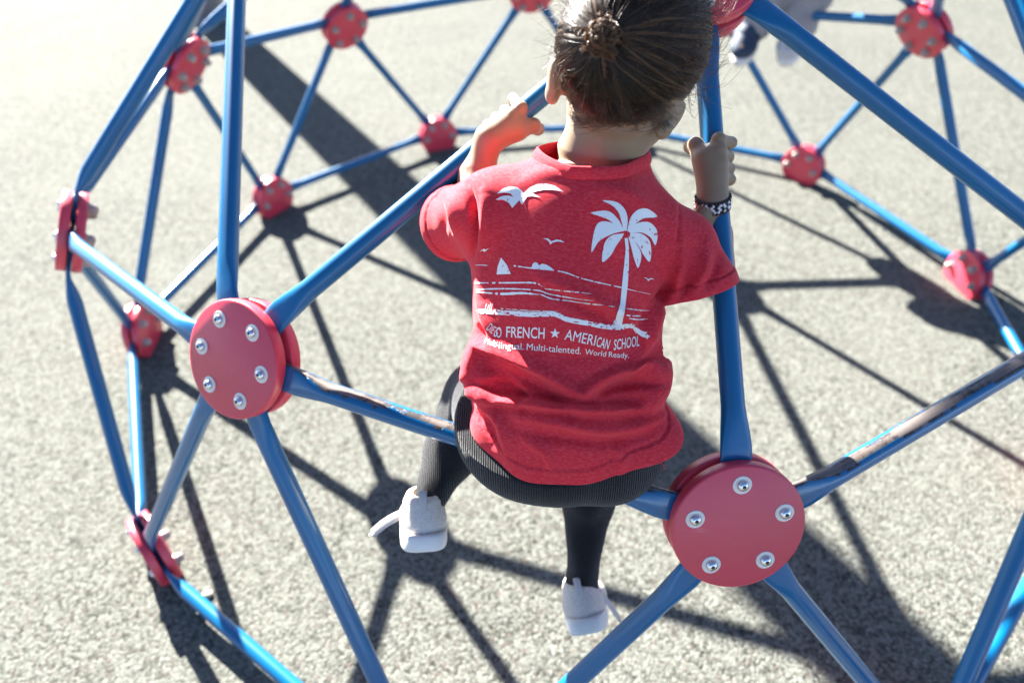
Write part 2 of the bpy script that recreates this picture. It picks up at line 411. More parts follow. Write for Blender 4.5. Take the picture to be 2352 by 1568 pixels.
# ================================================================== CLIMBING DOME
NODE = {'B': [0.0746, -1.0689, 0.5705], 'A': [-0.5172, -0.872, 0.6566], 'C': [0.0580, -0.6080, 1.0230], 'D': [-0.9982, -0.4105, 0.5675], 'E': [-0.9866, 0.2443, 0.6535], 'RD': [-0.5862, -0.2326, 1.0199], 'H': [-0.6984, 0.8234, 0.5686], 'K': [-0.0841, 1.0054, 0.6134], 'RH': [-0.3993, 0.4716, 1.0362], 'S': [0.5477, 0.9185, 0.5492], 'M': [0.9474, 0.3832, 0.6527], 'RS': [0.3251, 0.5255, 1.0362], 'T': [1.0574, -0.2699, 0.561], 'U': [0.6524, -0.7835, 0.6443], 'RT': [0.5992, -0.1464, 1.0352], 'R': [-0.2938, -1.1811, 0.03], 'F': [-0.8999, -0.7598, 0.0448], 'G': [-1.1935, -0.0798, 0.0484], 'I': [-1.0143, 0.6392, 0.0499], 'J': [-0.4602, 1.1167, 0.0546], 'X': [0.2851, 1.1656, 0.04], 'L': [0.9196, 0.782, 0.0551], 'N': [1.182, 0.1025, 0.0397], 'P': [1.0235, -0.6319, 0.048], 'Q': [0.4494, -1.1329, 0.0516], 'TOP': [0, 0, 1.215]}
NODE = {k: A_(v) for k, v in NODE.items()}
CEN = A_([0, 0, .04]); NRM = {k: unit(v-CEN) for k, v in NODE.items()}
ring2 = ['B', 'A', 'D', 'E', 'H', 'K', 'S', 'M', 'T', 'U']; ring1 = ['C', 'RD', 'RH', 'RS', 'RT']
base = ['Q', 'R', 'F', 'G', 'I', 'J', 'X', 'L', 'N', 'P']
EDGE = []
for i in range(10):
    EDGE += [(ring2[i], ring2[(i+1) % 10]), (base[i], base[(i+1) % 10]), (ring2[i], base[i]), (ring2[i], base[(i+1) % 10])]
for i in range(5):
    EDGE += [(ring1[i], ring1[(i+1) % 5]), ('TOP', ring1[i]), (ring1[i], ring2[2*i]), (ring1[i], ring2[2*i+1]), (ring1[i], ring2[(2*i-1) % 10])]
NB = {k: [] for k in NODE}
for a, b in EDGE: NB[a].append(b); NB[b].append(a)
def tang(a, b):
    d = NODE[b]-NODE[a]; return unit(d-NRM[a]*(d@NRM[a]))
TR = .0132
dome = empty('climbing_dome', (0, 0, 0), 'blue tubular geodesic climbing dome with red round connector plates on pale rubber ground', 'climbing dome')
def bar_mesh(a, b):
    P = []; W = []; T = []; NN = []
    A0, B0 = NODE[a], NODE[b]; ta, tb = tang(a, b), tang(b, a); pa = A0+ta*.084; pb = B0+tb*.084; ch = unit(pb-pa)
    def end(o, t, n, c, p):
        return [(o+t*.028, .0178, .0042, n), (o+t*.060, .0180, .0042, n), (o+t*.078, .0181, .0043, n), (p+c*.006, .0178, .0052, n), (p+c*.020, .0165, .0082, n), (p+c*.034, .0148, .0112, n), (p+c*.050, TR, TR, n)]
    s = end(A0, ta, NRM[a], ch, pa); e = end(B0, tb, NRM[b], -ch, pb)
    mid = [(pa+(pb-pa)*t, TR, TR, unit(NRM[a]*(1-t)+NRM[b]*t)) for t in (.3, .5, .7)]
    S = s+mid+e[::-1]; V = []; F = []; seg = 20
    for i, (p, w, h, n) in enumerate(S):
        d = S[min(i+1, len(S)-1)][0]-S[max(i-1, 0)][0]; d = unit(d); x = unit(np.cross(d, n)); y = np.cross(x, d)
        q = .5+.5*min(1, h/w)                                          # squarer when flattened
        for k in range(seg):
            an = 2*math.pi*k/seg; c, s_ = math.cos(an), math.sin(an); ex = q if h < w*.98 else 1
            V.append(p+x*w*math.copysign(abs(c)**ex, c)+y*h*math.copysign(abs(s_)**ex, s_))
    for i in range(len(S)-1):
        for k in range(seg): F.append([i*seg+k, i*seg+(k+1) % seg, (i+1)*seg+(k+1) % seg, (i+1)*seg+k])
    F.append(list(range(seg))); F.append([(len(S)-1)*seg+k for k in range(seg)][::-1])
    F = [f[::-1] for f in F]
    return mesh_from(V, F)
WORN = {('B', 'A'): 'blue bar worn to bare metal on top where the child sits', ('U', 'B'): 'blue bar with its top scraped to rusty bare metal'}
for a, b in EDGE:
    w = WORN.get((a, b)) or WORN.get((b, a))
    o = link('bar', bar_mesh(a, b), [M['worn'] if w else M['blue']], dome)
    if w: o['label'] = w
PR = .0762
shown_bolts = ('A', 'B', 'C'); shown_caps = ('E', 'H', 'K', 'S', 'M', 'I', 'J', 'L', 'N', 'G', 'D', 'F', 'X', 'RD')
rest_b, rest_c = MB(), MB()
def bolt_into(b, o, n, off):
    b.lathe(o, n, [(.0108, .0), (.0108, .0006), (.0102, .0012), (.0072, .0012)], 28, 0+off)
    b.lathe(o, n, [(.0066, .0013), (.0066, .0024), (.0060, .0042), (.0046, .0057), (.0026, .0063)], 24, 1+off)
    b.lathe(o, n, [(.0024, .0061), (.0024, .0065), (.0001, .0065)], 6, 2+off)
def cap_into(b, o, n):
    b.lathe(o, n, [(.0122, 0), (.0122, .002), (.0105, .0026)], 24, 0)
    b.lathe(o, n, [(.0098, .002), (.0098, .008), (.0088, .0125), (.0060, .0160), (.002, .0173)], 20, 0)
for k in NODE:
    o, n = NODE[k], NRM[k]
    for s in (1, -1):
        b = MB(); e = .0022
        pr = [(.012, .0048), (PR-e, .0048), (PR-.0006, .0055), (PR, .0070), (PR, .0188), (PR-.0008, .0204), (PR-.0030, .0212), (.002, .0212)]
        b.lathe(o, n*s, pr, 72, 0)
        pl = b.build('connector_plate', [M['red']], dome); autosmooth(pl, 50)
        for q in NB[k]:
            p = o+tang(k, q)*.053+n*s*.0212
            if s > 0:
                if k in shown_bolts:
                    bb = MB(); bolt_into(bb, p, n, 0); bo = bb.build('bolt', [M['washer'], M['steel'], M['socket']], pl); autosmooth(bo, 35)
                else: bolt_into(rest_b, p, n, 0)
            else:
                if k in shown_caps:
                    bb = MB(); cap_into(bb, p, -n); bo = bb.build('cap_nut', [M['cap']], pl); autosmooth(bo, 50)
                else: cap_into(rest_c, p, -n)
o = rest_b.build('bolt', [M['washer'], M['steel'], M['socket']], dome); o['kind'] = 'stuff'
o = rest_c.build('cap_nut', [M['cap']], dome); o['kind'] = 'stuff'

def build_pebble():
    c = onground(478, 1366); b = MB(); b.ball(c+A_([0, 0, .004]), .0085, 0, 14, 10, (1.25, .9, .6)); o = b.build('pebble', [M['bone']])
    tag(o, 'tiny cream pebble on the rubber ground beside the front base bar', 'pebble')
build_pebble()
# ================================================================== THE CHILD ON THE BAR
vd = unit(ray(1430, 120)); rx = unit(np.cross(vd, UPV)); uy = np.cross(rx, vd)
ro, ya, ti = math.radians(17), math.radians(6), math.radians(30)
HL = unit((math.cos(ro)*rx-math.sin(ro)*uy)*math.cos(ya)-vd*math.sin(ya))          # to the child's right
HU = unit((math.sin(ro)*rx+math.cos(ro)*uy)*math.cos(ti)-vd*math.sin(ti)); HU = unit(HU-HL*(HU@HL))
HF = np.cross(HU, HL)                                                              # where the face looks
E0 = at(1432, 190, .675)
S0 = E0+HU*.038+HF*.003; SR = A_([.0700, .0860, .0775]); HAX = np.stack([HL, HF, HU])
def hd(l, f, u): return E0+HL*l+HF*f+HU*u
C7 = A_([-.086, -.880, .904]); PEL = A_([-.118, -.985, .652])
SHL, SHR = A_([-.190, -.878, .866]), A_([-.016, -.890, .834])
ELL, ELR = A_([-.230, -.792, .800]), A_([.070, -.838, .752])
def bar_pt(a, b, px_, py_):
    best = None
    for t in np.linspace(.1, .95, 400):
        p = NODE[a]+(NODE[b]-NODE[a])*t; q = topx(p); d = (q[0]-px_)**2+(q[1]-py_)**2
        if best is None or d < best[0]: best = (d, p)
    return best[1]
GL = bar_pt('A', 'C', 1154, 272); GR = bar_pt('B', 'C', 1630, 383)
# the tube runs a little outside the straight line between the node centres
GL = GL+unit(NRM['A']+NRM['C'])*.012; GR = GR+unit(NRM['B']+NRM['C'])*.012
WL, WR = at(1123, 320, .798), at(1637, 462, .770)
def grip_frame(a, b, P, side):
    ax = unit(NODE[b]-NODE[a]); v = CAM-P; v = unit(v-ax*(v@ax)); p = np.cross(v, ax)*side
    return ax, v, unit(p)
def hand(V, P, ax, v, p, W, TRr=.0135):
    s = [.0205, .0070, -.0065, -.0195]
    mc = [P+ax*s[i]+v*(TRr+.0095-.001*abs(i-1))+p*(.0100-(.003 if i == 3 else 0)) for i in range(4)]
    for i in range(4): V.cone(W+(mc[i]-W)*.12, mc[i], .0115, .0078, .006)
    V.cone(W, P+v*(TRr+.009)-p*.006, .0150, .0135, .012)
    lens = [1, 1.06, 1.0, .86]
    for i in range(4):
        k = lens[i]; a0 = ax*(s[i]*1.02)
        pip = P+a0+p*(TRr+(.0105 if i == 0 else .0060))+v*(-.004+.003*(1-k))+ax*(.003 if i == 0 else 0); dip = P+a0*.98-v*(TRr+.0055)*.92+p*(.010*k); tip = P+a0*.95-v*(TRr+.0055)-p*(.0075*k)
        V.cone(mc[i], pip, .0074, .0064, .0022); V.cone(pip, dip, .0063, .0056, .0018); V.cone(dip, tip, .0057, .0048, .0018)
        V.ell(pip, [.0070, .0070, .0070], .002); V.ell(mc[i]+v*.003, [.0070, .0070, .0070], .004)
    t0 = W+(P-W)*.35+ax*.010+v*.004; t1 = P+ax*.021+v*(TRr+.001)-p*(TRr+.002); t2 = P+ax*.026-p*(TRr+.0085)-v*.003; t3 = P+ax*.0265-p*(TRr+.0060)-v*.011
    V.cone(t0, t1, .0125, .0092, .010); V.cone(t1, t2, .0088, .0080, .003); V.cone(t2, t3, .0078, .0060, .003)
gl = grip_frame('A', 'C', GL, 1); gr = grip_frame('B', 'C', GR, 1)
# left hand: fingers reach over the upper-left side of the bar; right hand: over the right side
pl_ = gl[2] if topx(GL+gl[2]*.02)[0] < topx(GL)[0] else -gl[2]
pr_ = gr[2] if topx(GR+gr[2]*.02)[0] > topx(GR)[0] else -gr[2]
KNL, KNR = A_([-.222, -.835, .545]), A_([-.055, -.835, .535])
ANL, ANR = at(972, 1172, .855), at(1335, 1366, .945)
HPL, HPR = A_([-.175, -.985, .645]), A_([-.062, -.995, .640])
FTL, FTR = unit(.28*-RGT*.5+A_([0, .74, -.66])), unit(RGT*.12+A_([0, .70, -.72]))      # toe directions
def child_body():
    V = Vol([-.33, -1.10, .27], [.16, -.60, 1.20], .0019)
    # trunk
    V.cone(PEL, C7-A_([0, -.045, .06]), .074, .072, .02); V.ell(A_([-.10, -.870, .82]), [.095, .068, .075], .03)
    V.cone(SHL, SHR, .034, .034, .03)
    # legs
    for h, k, a, t in ((HPL, KNL, ANL, FTL), (HPR, KNR, ANR, FTR)):
        V.cone(h, k, .050, .038, .03); V.cone(k, a, .035, .0125, .012)
        V.cone(k+(a-k)*.15, k+(a-k)*.55-unit(t)*.006, .031, .026, .015)
        V.cone(a, a+t*.010, .0115, .010, .004)
    # neck
    V.cone(C7+A_([.004, .040, -.035]), hd(0, -.008, -.020), .0400, .0385, .02)
    V.cone(SHL*.3+C7*.7+A_([0, .03, -.03]), hd(-.01, -.012, -.025), .020, .020, .03); V.cone(SHR*.3+C7*.7+A_([0, .03, -.03]), hd(.01, -.012, -.025), .020, .020, .03)
    # skull, cheeks, jaw
    V.ell(S0, SR, .012, HAX)
    V.ell(hd(0, .040, -.030), [.049, .050, .046], .025, HAX)
    for s in (-1, 1): V.ell(hd(s*.032, .055, -.030), [.025, .026, .028], .02, HAX); V.ell(hd(s*.040, .018, -.038), [.014, .028, .026], .02, HAX)
    V.ell(hd(0, .072, -.072), [.020, .016, .013], .02, HAX)
    V.cone(hd(0, .088, .004), hd(0, .100, -.024), .006, .0085, .012); V.ell(hd(0, .101, -.026), [.012, .009, .008], .008, HAX)
    for s in (-1, 1):
        V.ell(hd(s*.030, .092, .006), [.014, .012, .010], .012, HAX, True)
        V.ell(hd(s*.030, .081, .004), [.0135, .012, .0105], .004, HAX)
    V.ell(hd(0, .093, -.045), [.016, .007, .0045], .005, HAX); V.ell(hd(0, .091, -.053), [.014, .007, .005], .005, HAX)
    Dd = unit(ray(1534, 272)); tq = .45
    for _ in range(80): tq += float(np.clip(V.sample((CAM+Dd*tq)[None])[0], -.01, .02))*.8
    # ears: left one seen edge-on against the light, right one leaning back
    for c, ln, n_, r in ((at(1271, 186, .672), unit(HU-HL*.10), unit(-HL*.75-HF*.35), (.0065, .0125, .0235)), (CAM+Dd*(tq-.0085)+HL*.004, unit(.62*RGT+.76*UPV+.25*FWD), unit(HL*.55-HF*.8), (.0055, .0120, .0245))):
        n_ = unit(n_-ln*(n_@ln)); w_ = np.cross(ln, n_); V.ell(c, r, .005, np.stack([n_, w_, ln]))
        V.ell(c-ln*.015+n_*.001, [.007, .0085, .0095], .005, np.stack([n_, w_, ln])); fr_ = -n_ if (n_@HF) > 0 else n_
        V.ell(c-n_*.0065, [.0045, .0075, .0155], .003, np.stack([n_, w_, ln]), True); V.ell(c+(E0-c)*.22, [.010, .010, .014], .008)
    # arms and hands
    for sh, el, w, P, fr, p in ((SHL, ELL, WL, GL, gl, pl_), (SHR, ELR, WR, GR, gr, pr_)):
        V.cone(sh, el, .031, .0255, .02); V.cone(el, w, .0265, .0150, .012); V.cone(el+(w-el)*.1, el+(w-el)*.5, .0265, .024, .012)
        hand(V, P, fr[0], fr[1], p, w)
    v, q = V.skin(); return V, v, q
# ------------------------------------------------------------------ t-shirt
CUL, CUR = at(1046, 515, .810), at(1594, 664, .742)                    # cuff centres
AXL, AXR = unit(CUL-SHL), unit(.30*RGT-.95*UPV+.25*FWD)
def shirt():
    V = Vol([-.34, -1.14, .52], [.17, -.70, 1.03], .0022)
    V.ell(A_([-.102, -.876, .815]), [.116, .090, .112], .03); V.ell(A_([-.110, -.925, .745]), [.107, .093, .125], .03)
    V.ell(A_([-.116, -.975, .655]), [.102, .112, .115], .03); V.cone(A_([-.115, -.980, .62]), A_([-.115, -.980, .50]), .100, .106, .04)
    V.ell(A_([-.036, -1.024, .655]), [.052, .056, .05], .03)            # hem kicks out on the right
    V.ell(at(1112, 850, .745), [.026, .045, .024], .018); V.ell(at(1480, 848, .735), [.030, .050, .026], .018)
    V.ell(A_([-.184, -.985, .660]), [.030, .060, .036], .02)            # cloth bunched at the left hip
    V.cone(SHL+A_([.01, 0, -.004]), SHR+A_([-.01, 0, -.004]), .040, .040, .022)
    V.cone(C7+A_([.016, .032, -.050]), C7+A_([.026, .044, .05]), .0450, .0405, .012)
    V.cone(SHL+A_([.012, 0, -.006]), C7+A_([.000, .032, -.046]), .038, .028, .02); V.cone(SHR+A_([-.012, 0, -.006]), C7+A_([.030, .030, -.032]), .038, .034, .02)
    V.cone(SHL, CUL, .043, .042, .022); V.cone(CUL, CUL+AXL*.05, .042, .043, .01)
    V.cone(SHR, at(1552, 575, .745), .040, .042, .022); V.cone(at(1552, 575, .745), CUR, .042, .0425, .015); V.cone(CUR, CUR+AXR*.05, .047, .047, .01)
    return V
SV = shirt()
HEMP, HEMN = A_([-.118, -1.085, .668]), unit(A_([-.08, -.12, 1]))
NECKP, NECKN = C7+A_([.022, .037, .004]), unit(A_([.07, .12, .98]))
BODY, bv, bq = child_body()
bv = relax(bv, bq, 1, .3)
for _ in range(3):                                                     # skin stays under the cloth
    f = SV.sample(bv); e = .003; g = (bv-NECKP)@NECKN
    G = np.stack([(SV.sample(bv+A_(d)*e)-SV.sample(bv-A_(d)*e))/(2*e) for d in np.eye(3)], 1)
    m = (f < np.where(bv[:, 2] < .74, .06, .020)) & (bv[:, 2] > .60) & ((bv-CUL)@AXL < .01) & ((bv-CUR)@AXR < .01)
    bv = bv-G*(m*np.clip((.010-g)/.012, 0, 1)*np.maximum(f+.010, 0))[:, None]
child = link('person', big_mesh(bv, bq), [M['skin']])
tag(child, 'small child with bun in red printed t-shirt and black tights seated on the dome bar', 'person')
b = MB()
for s in (-1, 1): b.ball(hd(s*.030, .0865, .004), .0085, 0, 20, 14); b.ball(hd(s*.030, .0915, .0035), .0042, 1, 16, 10)
b.build('eye', [M['eye'], M['iris']], child)

sv, sq = SV.skin(); sv = relax(sv, sq, 2, .5)
def seg_d(P, a, b):
    d = b-a; t = np.clip(((P-a)@d)/(d@d), 0, 1); return np.linalg.norm(P-a-t[:, None]*d, axis=1)
# folds: brush strokes in the view of the back, (points, height in mm, width in px, skew)
FOLDS = [
 ([(1068, 868), (1085, 835), (1111, 800), (1151, 803), (1200, 830), (1251, 860), (1318, 905), (1370, 930)], 7.0, 17, 1),
 ([(1130, 845), (1200, 872), (1260, 905), (1310, 950)], -5.0, 20, 0),
 ([(1078, 905), (1120, 915), (1168, 925), (1251, 934), (1351, 945), (1440, 942), (1500, 930)], 6.0, 13, 1),
 ([(1090, 880), (1150, 900), (1240, 912), (1360, 925), (1470, 918)], -5.0, 12, 0),
 ([(1528, 847), (1490, 838), (1451, 842), (1402, 855), (1351, 890), (1320, 930)], 5.5, 15, 1),
 ([(1530, 880), (1460, 880), (1400, 895), (1360, 915)], -4.5, 14, 0),
 ([(1101, 925), (1135, 950), (1155, 985), (1161, 1035)], 4.5, 13, 1), ([(1085, 940), (1118, 975), (1132, 1020)], -3.5, 13, 0),
 ([(1190, 960), (1280, 975), (1380, 990), (1460, 985), (1515, 962)], 4.0, 15, 1), ([(1180, 985), (1280, 1005), (1390, 1015), (1480, 1000)], -3.0, 16, 0),
 ([(1210, 1015), (1250, 1040), (1262, 1075)], 2.5, 14, 1), ([(1395, 1015), (1420, 1045), (1425, 1085)], 2.0, 14, 1),
 ([(1240, 640), (1320, 672), (1390, 705), (1440, 728), (1488, 775)], 3.2, 15, 1), ([(1255, 668), (1340, 705), (1420, 745), (1470, 790)], -2.6, 15, 0),
 ([(1530, 690), (1505, 720), (1470, 800), (1440, 840)], 4.0, 15, 1), ([(1552, 640), (1530, 668), (1512, 700)], -5.0, 14, 0),
 ([(1500, 690), (1475, 740), (1445, 800)], -2.5, 14, 0),
 ([(1100, 690), (1120, 740), (1140, 780)], 3.0, 14, 1), ([(1088, 740), (1110, 775), (1130, 800)], -3.5, 12, 0),
 ([(1072, 420), (1085, 470), (1088, 530), (1086, 585)], -4.0, 10, 0), ([(1110, 440), (1112, 500), (1105, 560)], 3.0, 14, 1),
 ([(1020, 430), (1040, 480), (1048, 540)], 3.5, 12, 1), ([(1000, 440), (1015, 490), (1020, 540)], -2.5, 10, 0),
 ([(1560, 560), (1560, 620), (1540, 668)], 4.0, 14, 1), ([(1590, 610), (1580, 650), (1562, 680)], -4.0, 12, 0), ([(1620, 560), (1615, 620), (1600, 670)], 3.0, 14, 1),
 ([(1650, 590), (1635, 640), (1610, 668)], -2.5, 12, 0),
 ([(1120, 880), (1155, 880), (1190, 905), (1205, 935)], -4.5, 14, 0),
 ([(1260, 800), (1300, 820), (1350, 820), (1400, 815)], -2.0, 18, 0), ([(1100, 600), (1110, 650), (1112, 690)], 2.0, 20, 0),
 ([(1562, 450), (1560, 520), (1552, 590), (1532, 680)], -1.4, 4.5, 0), ([(1082, 425), (1088, 480), (1090, 540), (1086, 590)], -1.2, 4.5, 0),
 ([(1180, 430), (1250, 400), (1340, 395)], 1.6, 22, 0), ([(1380, 430), (1450, 450), (1510, 500)], 1.8, 22, 0)]
def sculpt(v, q):
    n = vnormals(v, q); p = topx(v); face = np.clip(((CAM-v)*n).sum(1)/np.linalg.norm(CAM-v, axis=1)*2.2+.15, 0, 1)
    d = np.zeros(len(v))
    for pts, amp, w, skew in FOLDS:
        S = smoothpath([(x, y) for x, y in pts], 26); bd = np.full(len(v), 1e9); bs = np.zeros(len(v)); bt = np.zeros(len(v))
        for i in range(len(S)-1):
            e = S[i+1]-S[i]; L = e@e; t = np.clip(((p[:, :2]-S[i])@e)/L, 0, 1); r = p[:, :2]-S[i]-t[:, None]*e; D = np.hypot(r[:, 0], r[:, 1])
            sd = np.sign(e[0]*r[:, 1]-e[1]*r[:, 0]); m = D < bd
            bd[m] = D[m]; bs[m] = sd[m]; bt[m] = (i+t[m])/(len(S)-1)
        ww = np.where(bs > 0, w*(.55 if skew else .8), w*(1.25 if skew else .8))     # steeper below the crest
        d += 2.2*amp*1e-3*np.exp(-(bd/ww)**2)*np.clip(np.sin(np.pi*np.clip(bt, .06, .94)), 0, 1)**.6
    d *= face
    lo = (np.sin(v[:, 0]*41+v[:, 2]*23+1)*np.sin(v[:, 1]*37-v[:, 2]*29)+.6*np.sin(v[:, 0]*83-v[:, 2]*61+v[:, 1]*50))*.0007
    h = (v-HEMP)@HEMN
    lo += np.clip((.07-h)/.07, 0, 1)*np.sin(np.arctan2(v[:, 1]+.97, v[:, 0]+.118)*9+.7)*.0022
    return v+n*(d+lo)[:, None]
sv = sculpt(sv, sq); sv = relax(sv, sq, 1, .4)
me = big_mesh(sv, sq, 'shirt'); bm = bmesh.new(); bm.from_mesh(me)
def trim(bm, c, n, mask):                                              # cut cleanly along a plane, drop the far side
    c = Vector(c); n = Vector(n)
    fs = [f for f in bm.faces if abs((f.calc_center_median()-c).dot(n)) < .012 and mask(f.calc_center_median())]
    es = list({e for f in fs for e in f.edges}); vs = list({v for f in fs for v in f.verts})
    bmesh.ops.bisect_plane(bm, geom=fs+es+vs, dist=1e-6, plane_co=c, plane_no=n)
    kill = [f for f in bm.faces if (f.calc_center_median()-c).dot(n) > 0 and mask(f.calc_center_median())]
    bmesh.ops.delete(bm, geom=kill, context='FACES')
trim(bm, HEMP, -HEMN, lambda p: True)
trim(bm, CUL, AXL, lambda p: (p-Vector(CUL)).length < .078 and p.x < -.19)
trim(bm, CUR, AXR, lambda p: (p-Vector(CUR)).length < .085 and p.x > -.012)
trim(bm, NECKP, NECKN, lambda p: (p-Vector(NECKP)).length < .085)
loose = [v for v in bm.verts if not v.link_faces]; bmesh.ops.delete(bm, geom=loose, context='VERTS')
# keep the big piece only
seen = set(); best = []
for f0 in bm.faces:
    if f0 in seen: continue
    st = [f0]; seen.add(f0); comp = []
    while st:
        f = st.pop(); comp.append(f)
        for e in f.edges:
            for g in e.link_faces:
                if g not in seen: seen.add(g); st.append(g)
    if len(comp) > len(best): best = comp
keep = set(best); bmesh.ops.delete(bm, geom=[f for f in bm.faces if f not in keep], context='FACES')
bmesh.ops.recalc_face_normals(bm, faces=bm.faces)
# double-stitched bands at hem and cuffs
bm.normal_update()
for v in bm.verts:
    p = A_(v.co); k = 0
    for c, n, w, lim in ((HEMP, -HEMN, .016, 9), (CUL, AXL, .013, .08), (CUR, AXR, .013, .08)):
        s = (p-c)@n
        if np.linalg.norm(p-c) < lim and -w < s: k = 1
        if np.linalg.norm(p-c) < lim and -w-.0024 < s <= -w: k = -1.2
    if k: v.co += v.normal*(.0009*k)
SHIRT_TREE = BVHTree.FromBMesh(bm)
neck_loop = [A_(v.co) for v in bm.verts if v.is_boundary and (v.co-Vector(NECKP)).length < .085 and abs((v.co-Vector(NECKP)).dot(Vector(NECKN))) < .003]
me2 = bpy.data.meshes.new('shirt'); bm.to_mesh(me2); bm.free()
shirt_o = link('t_shirt', me2, [M['shirt']], child)
so_ = shirt_o.modifiers.new('cloth', 'SOLIDIFY'); so_.thickness = .0022; so_.offset = -1
# ribbed collar
x, y, n = frame(NECKN); cc = np.mean(neck_loop, 0)
loop = sorted(neck_loop, key=lambda p: math.atan2((p-cc)@y, (p-cc)@x)); L = A_(loop)
th = np.array([math.atan2((p-cc)@y, (p-cc)@x) for p in L]); rr = np.linalg.norm((L-cc)-((L-cc)@n)[:, None]*n, axis=1)
V = []; F = []; K = 220; prof = [(.0004, -.0012), (.0016, .0), (.0010, .003), (-.0008, .007), (-.0030, .0104), (-.0046, .0112), (-.0050, .009), (-.0040, .005), (-.0030, -.001)]
for k in range(K):
    a = -math.pi+2*math.pi*k/K
    r = np.interp(a, np.concatenate([th-2*np.pi, th, th+2*np.pi]), np.concatenate([rr, rr, rr])); rib = .00032*(k % 2)
    for dr, h in prof: V.append(cc+(r+dr+(rib if 0 < h < .0111 else 0))*(x*math.cos(a)+y*math.sin(a))+n*h)
for k in range(K):
    for j in range(len(prof)-1): F.append([k*9+j, ((k+1) % K)*9+j, ((k+1) % K)*9+j+1, k*9+j+1])
link('collar', mesh_from(V, F), [M['shirt']], shirt_o)
# ------------------------------------------------------------------ tights
def tights():
    V = Vol([-.30, -1.12, .28], [.05, -.76, .74], .0024)
    V.ell(PEL+A_([-.004, -.006, -.004]), [.099, .100, .074], .02); V.cone(PEL+A_([0, .0, .03]), PEL+A_([0, .01, .08]), .088, .085, .02)
    V.ell(HPL+A_([.012, -.012, -.006]), [.060, .075, .060], .02); V.ell(HPR+A_([-.005, -.010, -.006]), [.058, .075, .060], .02)
    for h, k, a, t in ((HPL, KNL, ANL, FTL), (HPR, KNR, ANR, FTR)):
        V.cone(h, k, .066, .046, .03); V.cone(k, a, .043, .0212, .012); V.cone(k+(a-k)*.1, k+(a-k)*.5-unit(t)*.008, .042, .037, .02)
        V.cone(a, a+t*.03, .0212, .019, .01)
    v, q = V.skin(); v = relax(v, q, 2, .5); n = vnormals(v, q)
    sag = np.sin(v[:, 2]*95+np.sin(v[:, 0]*60)*1.4)*np.clip((.54-v[:, 2])/.1, 0, 1)*.0017
    v = v+n*sag[:, None]
    for _ in range(3):                                                 # tucked under the shirt above its hem
        h = (v-HEMP)@HEMN; f = SV.sample(v); e = .003
        G = np.stack([(SV.sample(v+A_(d)*e)-SV.sample(v-A_(d)*e))/(2*e) for d in np.eye(3)], 1)
        v = v-G*(np.clip((h+.004)/.02, 0, 1)*np.maximum(f+.013, 0))[:, None]
    return link('tights', big_mesh(v, q), [M['tights']], child)
tights_o = tights()

# ------------------------------------------------------------------ print on the back of the shirt
def Z5(*p): return [(784.4+x*.3336, 523+y*.3336) for x, y in p]
def Z2(*p): return [(784.4+x*.3336, y*.3336) for x, y in p]
PICT = MB(); LETT = MB()
def onto(mb, bm):
    for it in range(5):                                                # fine enough to follow the folds
        es = [e for e in bm.edges if e.calc_length() > 5.0]
        if not es: break
        bmesh.ops.subdivide_edges(bm, edges=es, cuts=1); bmesh.ops.triangulate(bm, faces=bm.faces[:])
    bm.verts.index_update(); V = []; ok = []
    for v in bm.verts:
        d = Vector(ray(v.co.x, v.co.y)).normalized(); h = SHIRT_TREE.ray_cast(Vector(CAM), d, 2)
        if h[0] is None: V.append(A_([0, 0, 0])); ok.append(False)
        else:
            n = h[1] if h[1].dot(d) < 0 else -h[1]
            V.append(A_(h[0])+A_(n)*.0005); ok.append(True)
    F = []
    for f in bm.faces:
        ix = [v.index for v in f.verts]
        if all(ok[i] for i in ix) and max(np.linalg.norm(V[ix[i]]-V[ix[i-1]]) for i in range(len(ix))) < .018: F.append(ix)
    mb.add(V, F); bm.free()
def poly(mb, pts):
    bm = bmesh.new(); vs = [bm.verts.new((x, y, 0)) for x, y in pts]
    es = [bm.edges.new((vs[i], vs[(i+1) % len(vs)])) for i in range(len(vs))]
    bmesh.ops.triangle_fill(bm, edges=es, use_beauty=True); onto(mb, bm)
def line(mb, pts, w, taper=False, gaps=0.0):
    S = smoothpath(pts, max(8, int(sum(math.dist(pts[i], pts[i+1]) for i in range(len(pts)-1))/5)))
    T = np.gradient(S, axis=0); T /= np.linalg.norm(T, axis=1)[:, None]; N_ = np.stack([-T[:, 1], T[:, 0]], 1); m = len(S)
    bm = bmesh.new(); ww = [w*.5*(.55+.75*random.random())*(min(1, 4*(m-1-i)/m+.15) if taper else 1) for i in range(m)]
    A = [bm.verts.new((*(S[i]+N_[i]*ww[i]), 0)) for i in range(m)]; B = [bm.verts.new((*(S[i]-N_[i]*ww[i]), 0)) for i in range(m)]
    for i in range(m-1):
        if random.random() < gaps: continue
        bm.faces.new((A[i], A[i+1], B[i+1], B[i]))
    bmesh.ops.triangulate(bm, faces=bm.faces[:]); onto(mb, bm)
poly(PICT, Z2((1070, 1335), (1110, 1300), (1160, 1285), (1210, 1290), (1240, 1312), (1254, 1330), (1300, 1290), (1350, 1268), (1410, 1265), (1470, 1280), (1531, 1322), (1460, 1310), (1400, 1308), (1350, 1318), (1312, 1329), (1372, 1360), (1310, 1352), (1280, 1356), (1242, 1411), (1225, 1380), (1176, 1432), (1150, 1395), (1110, 1376), (1060, 1377), (1100, 1352), (1150, 1347), (1186, 1358), (1165, 1335), (1120, 1327)))
poly(PICT, Z5((1385, 75), (1422, 74), (1446, 95), (1480, 82), (1510, 86), (1536, 102), (1490, 95), (1452, 103), (1438, 118), (1431, 98), (1412, 82)))
poly(PICT, Z5((952, 165), (975, 146), (987, 143), (991, 150), (1016, 140), (994, 158), (984, 165), (974, 154)))
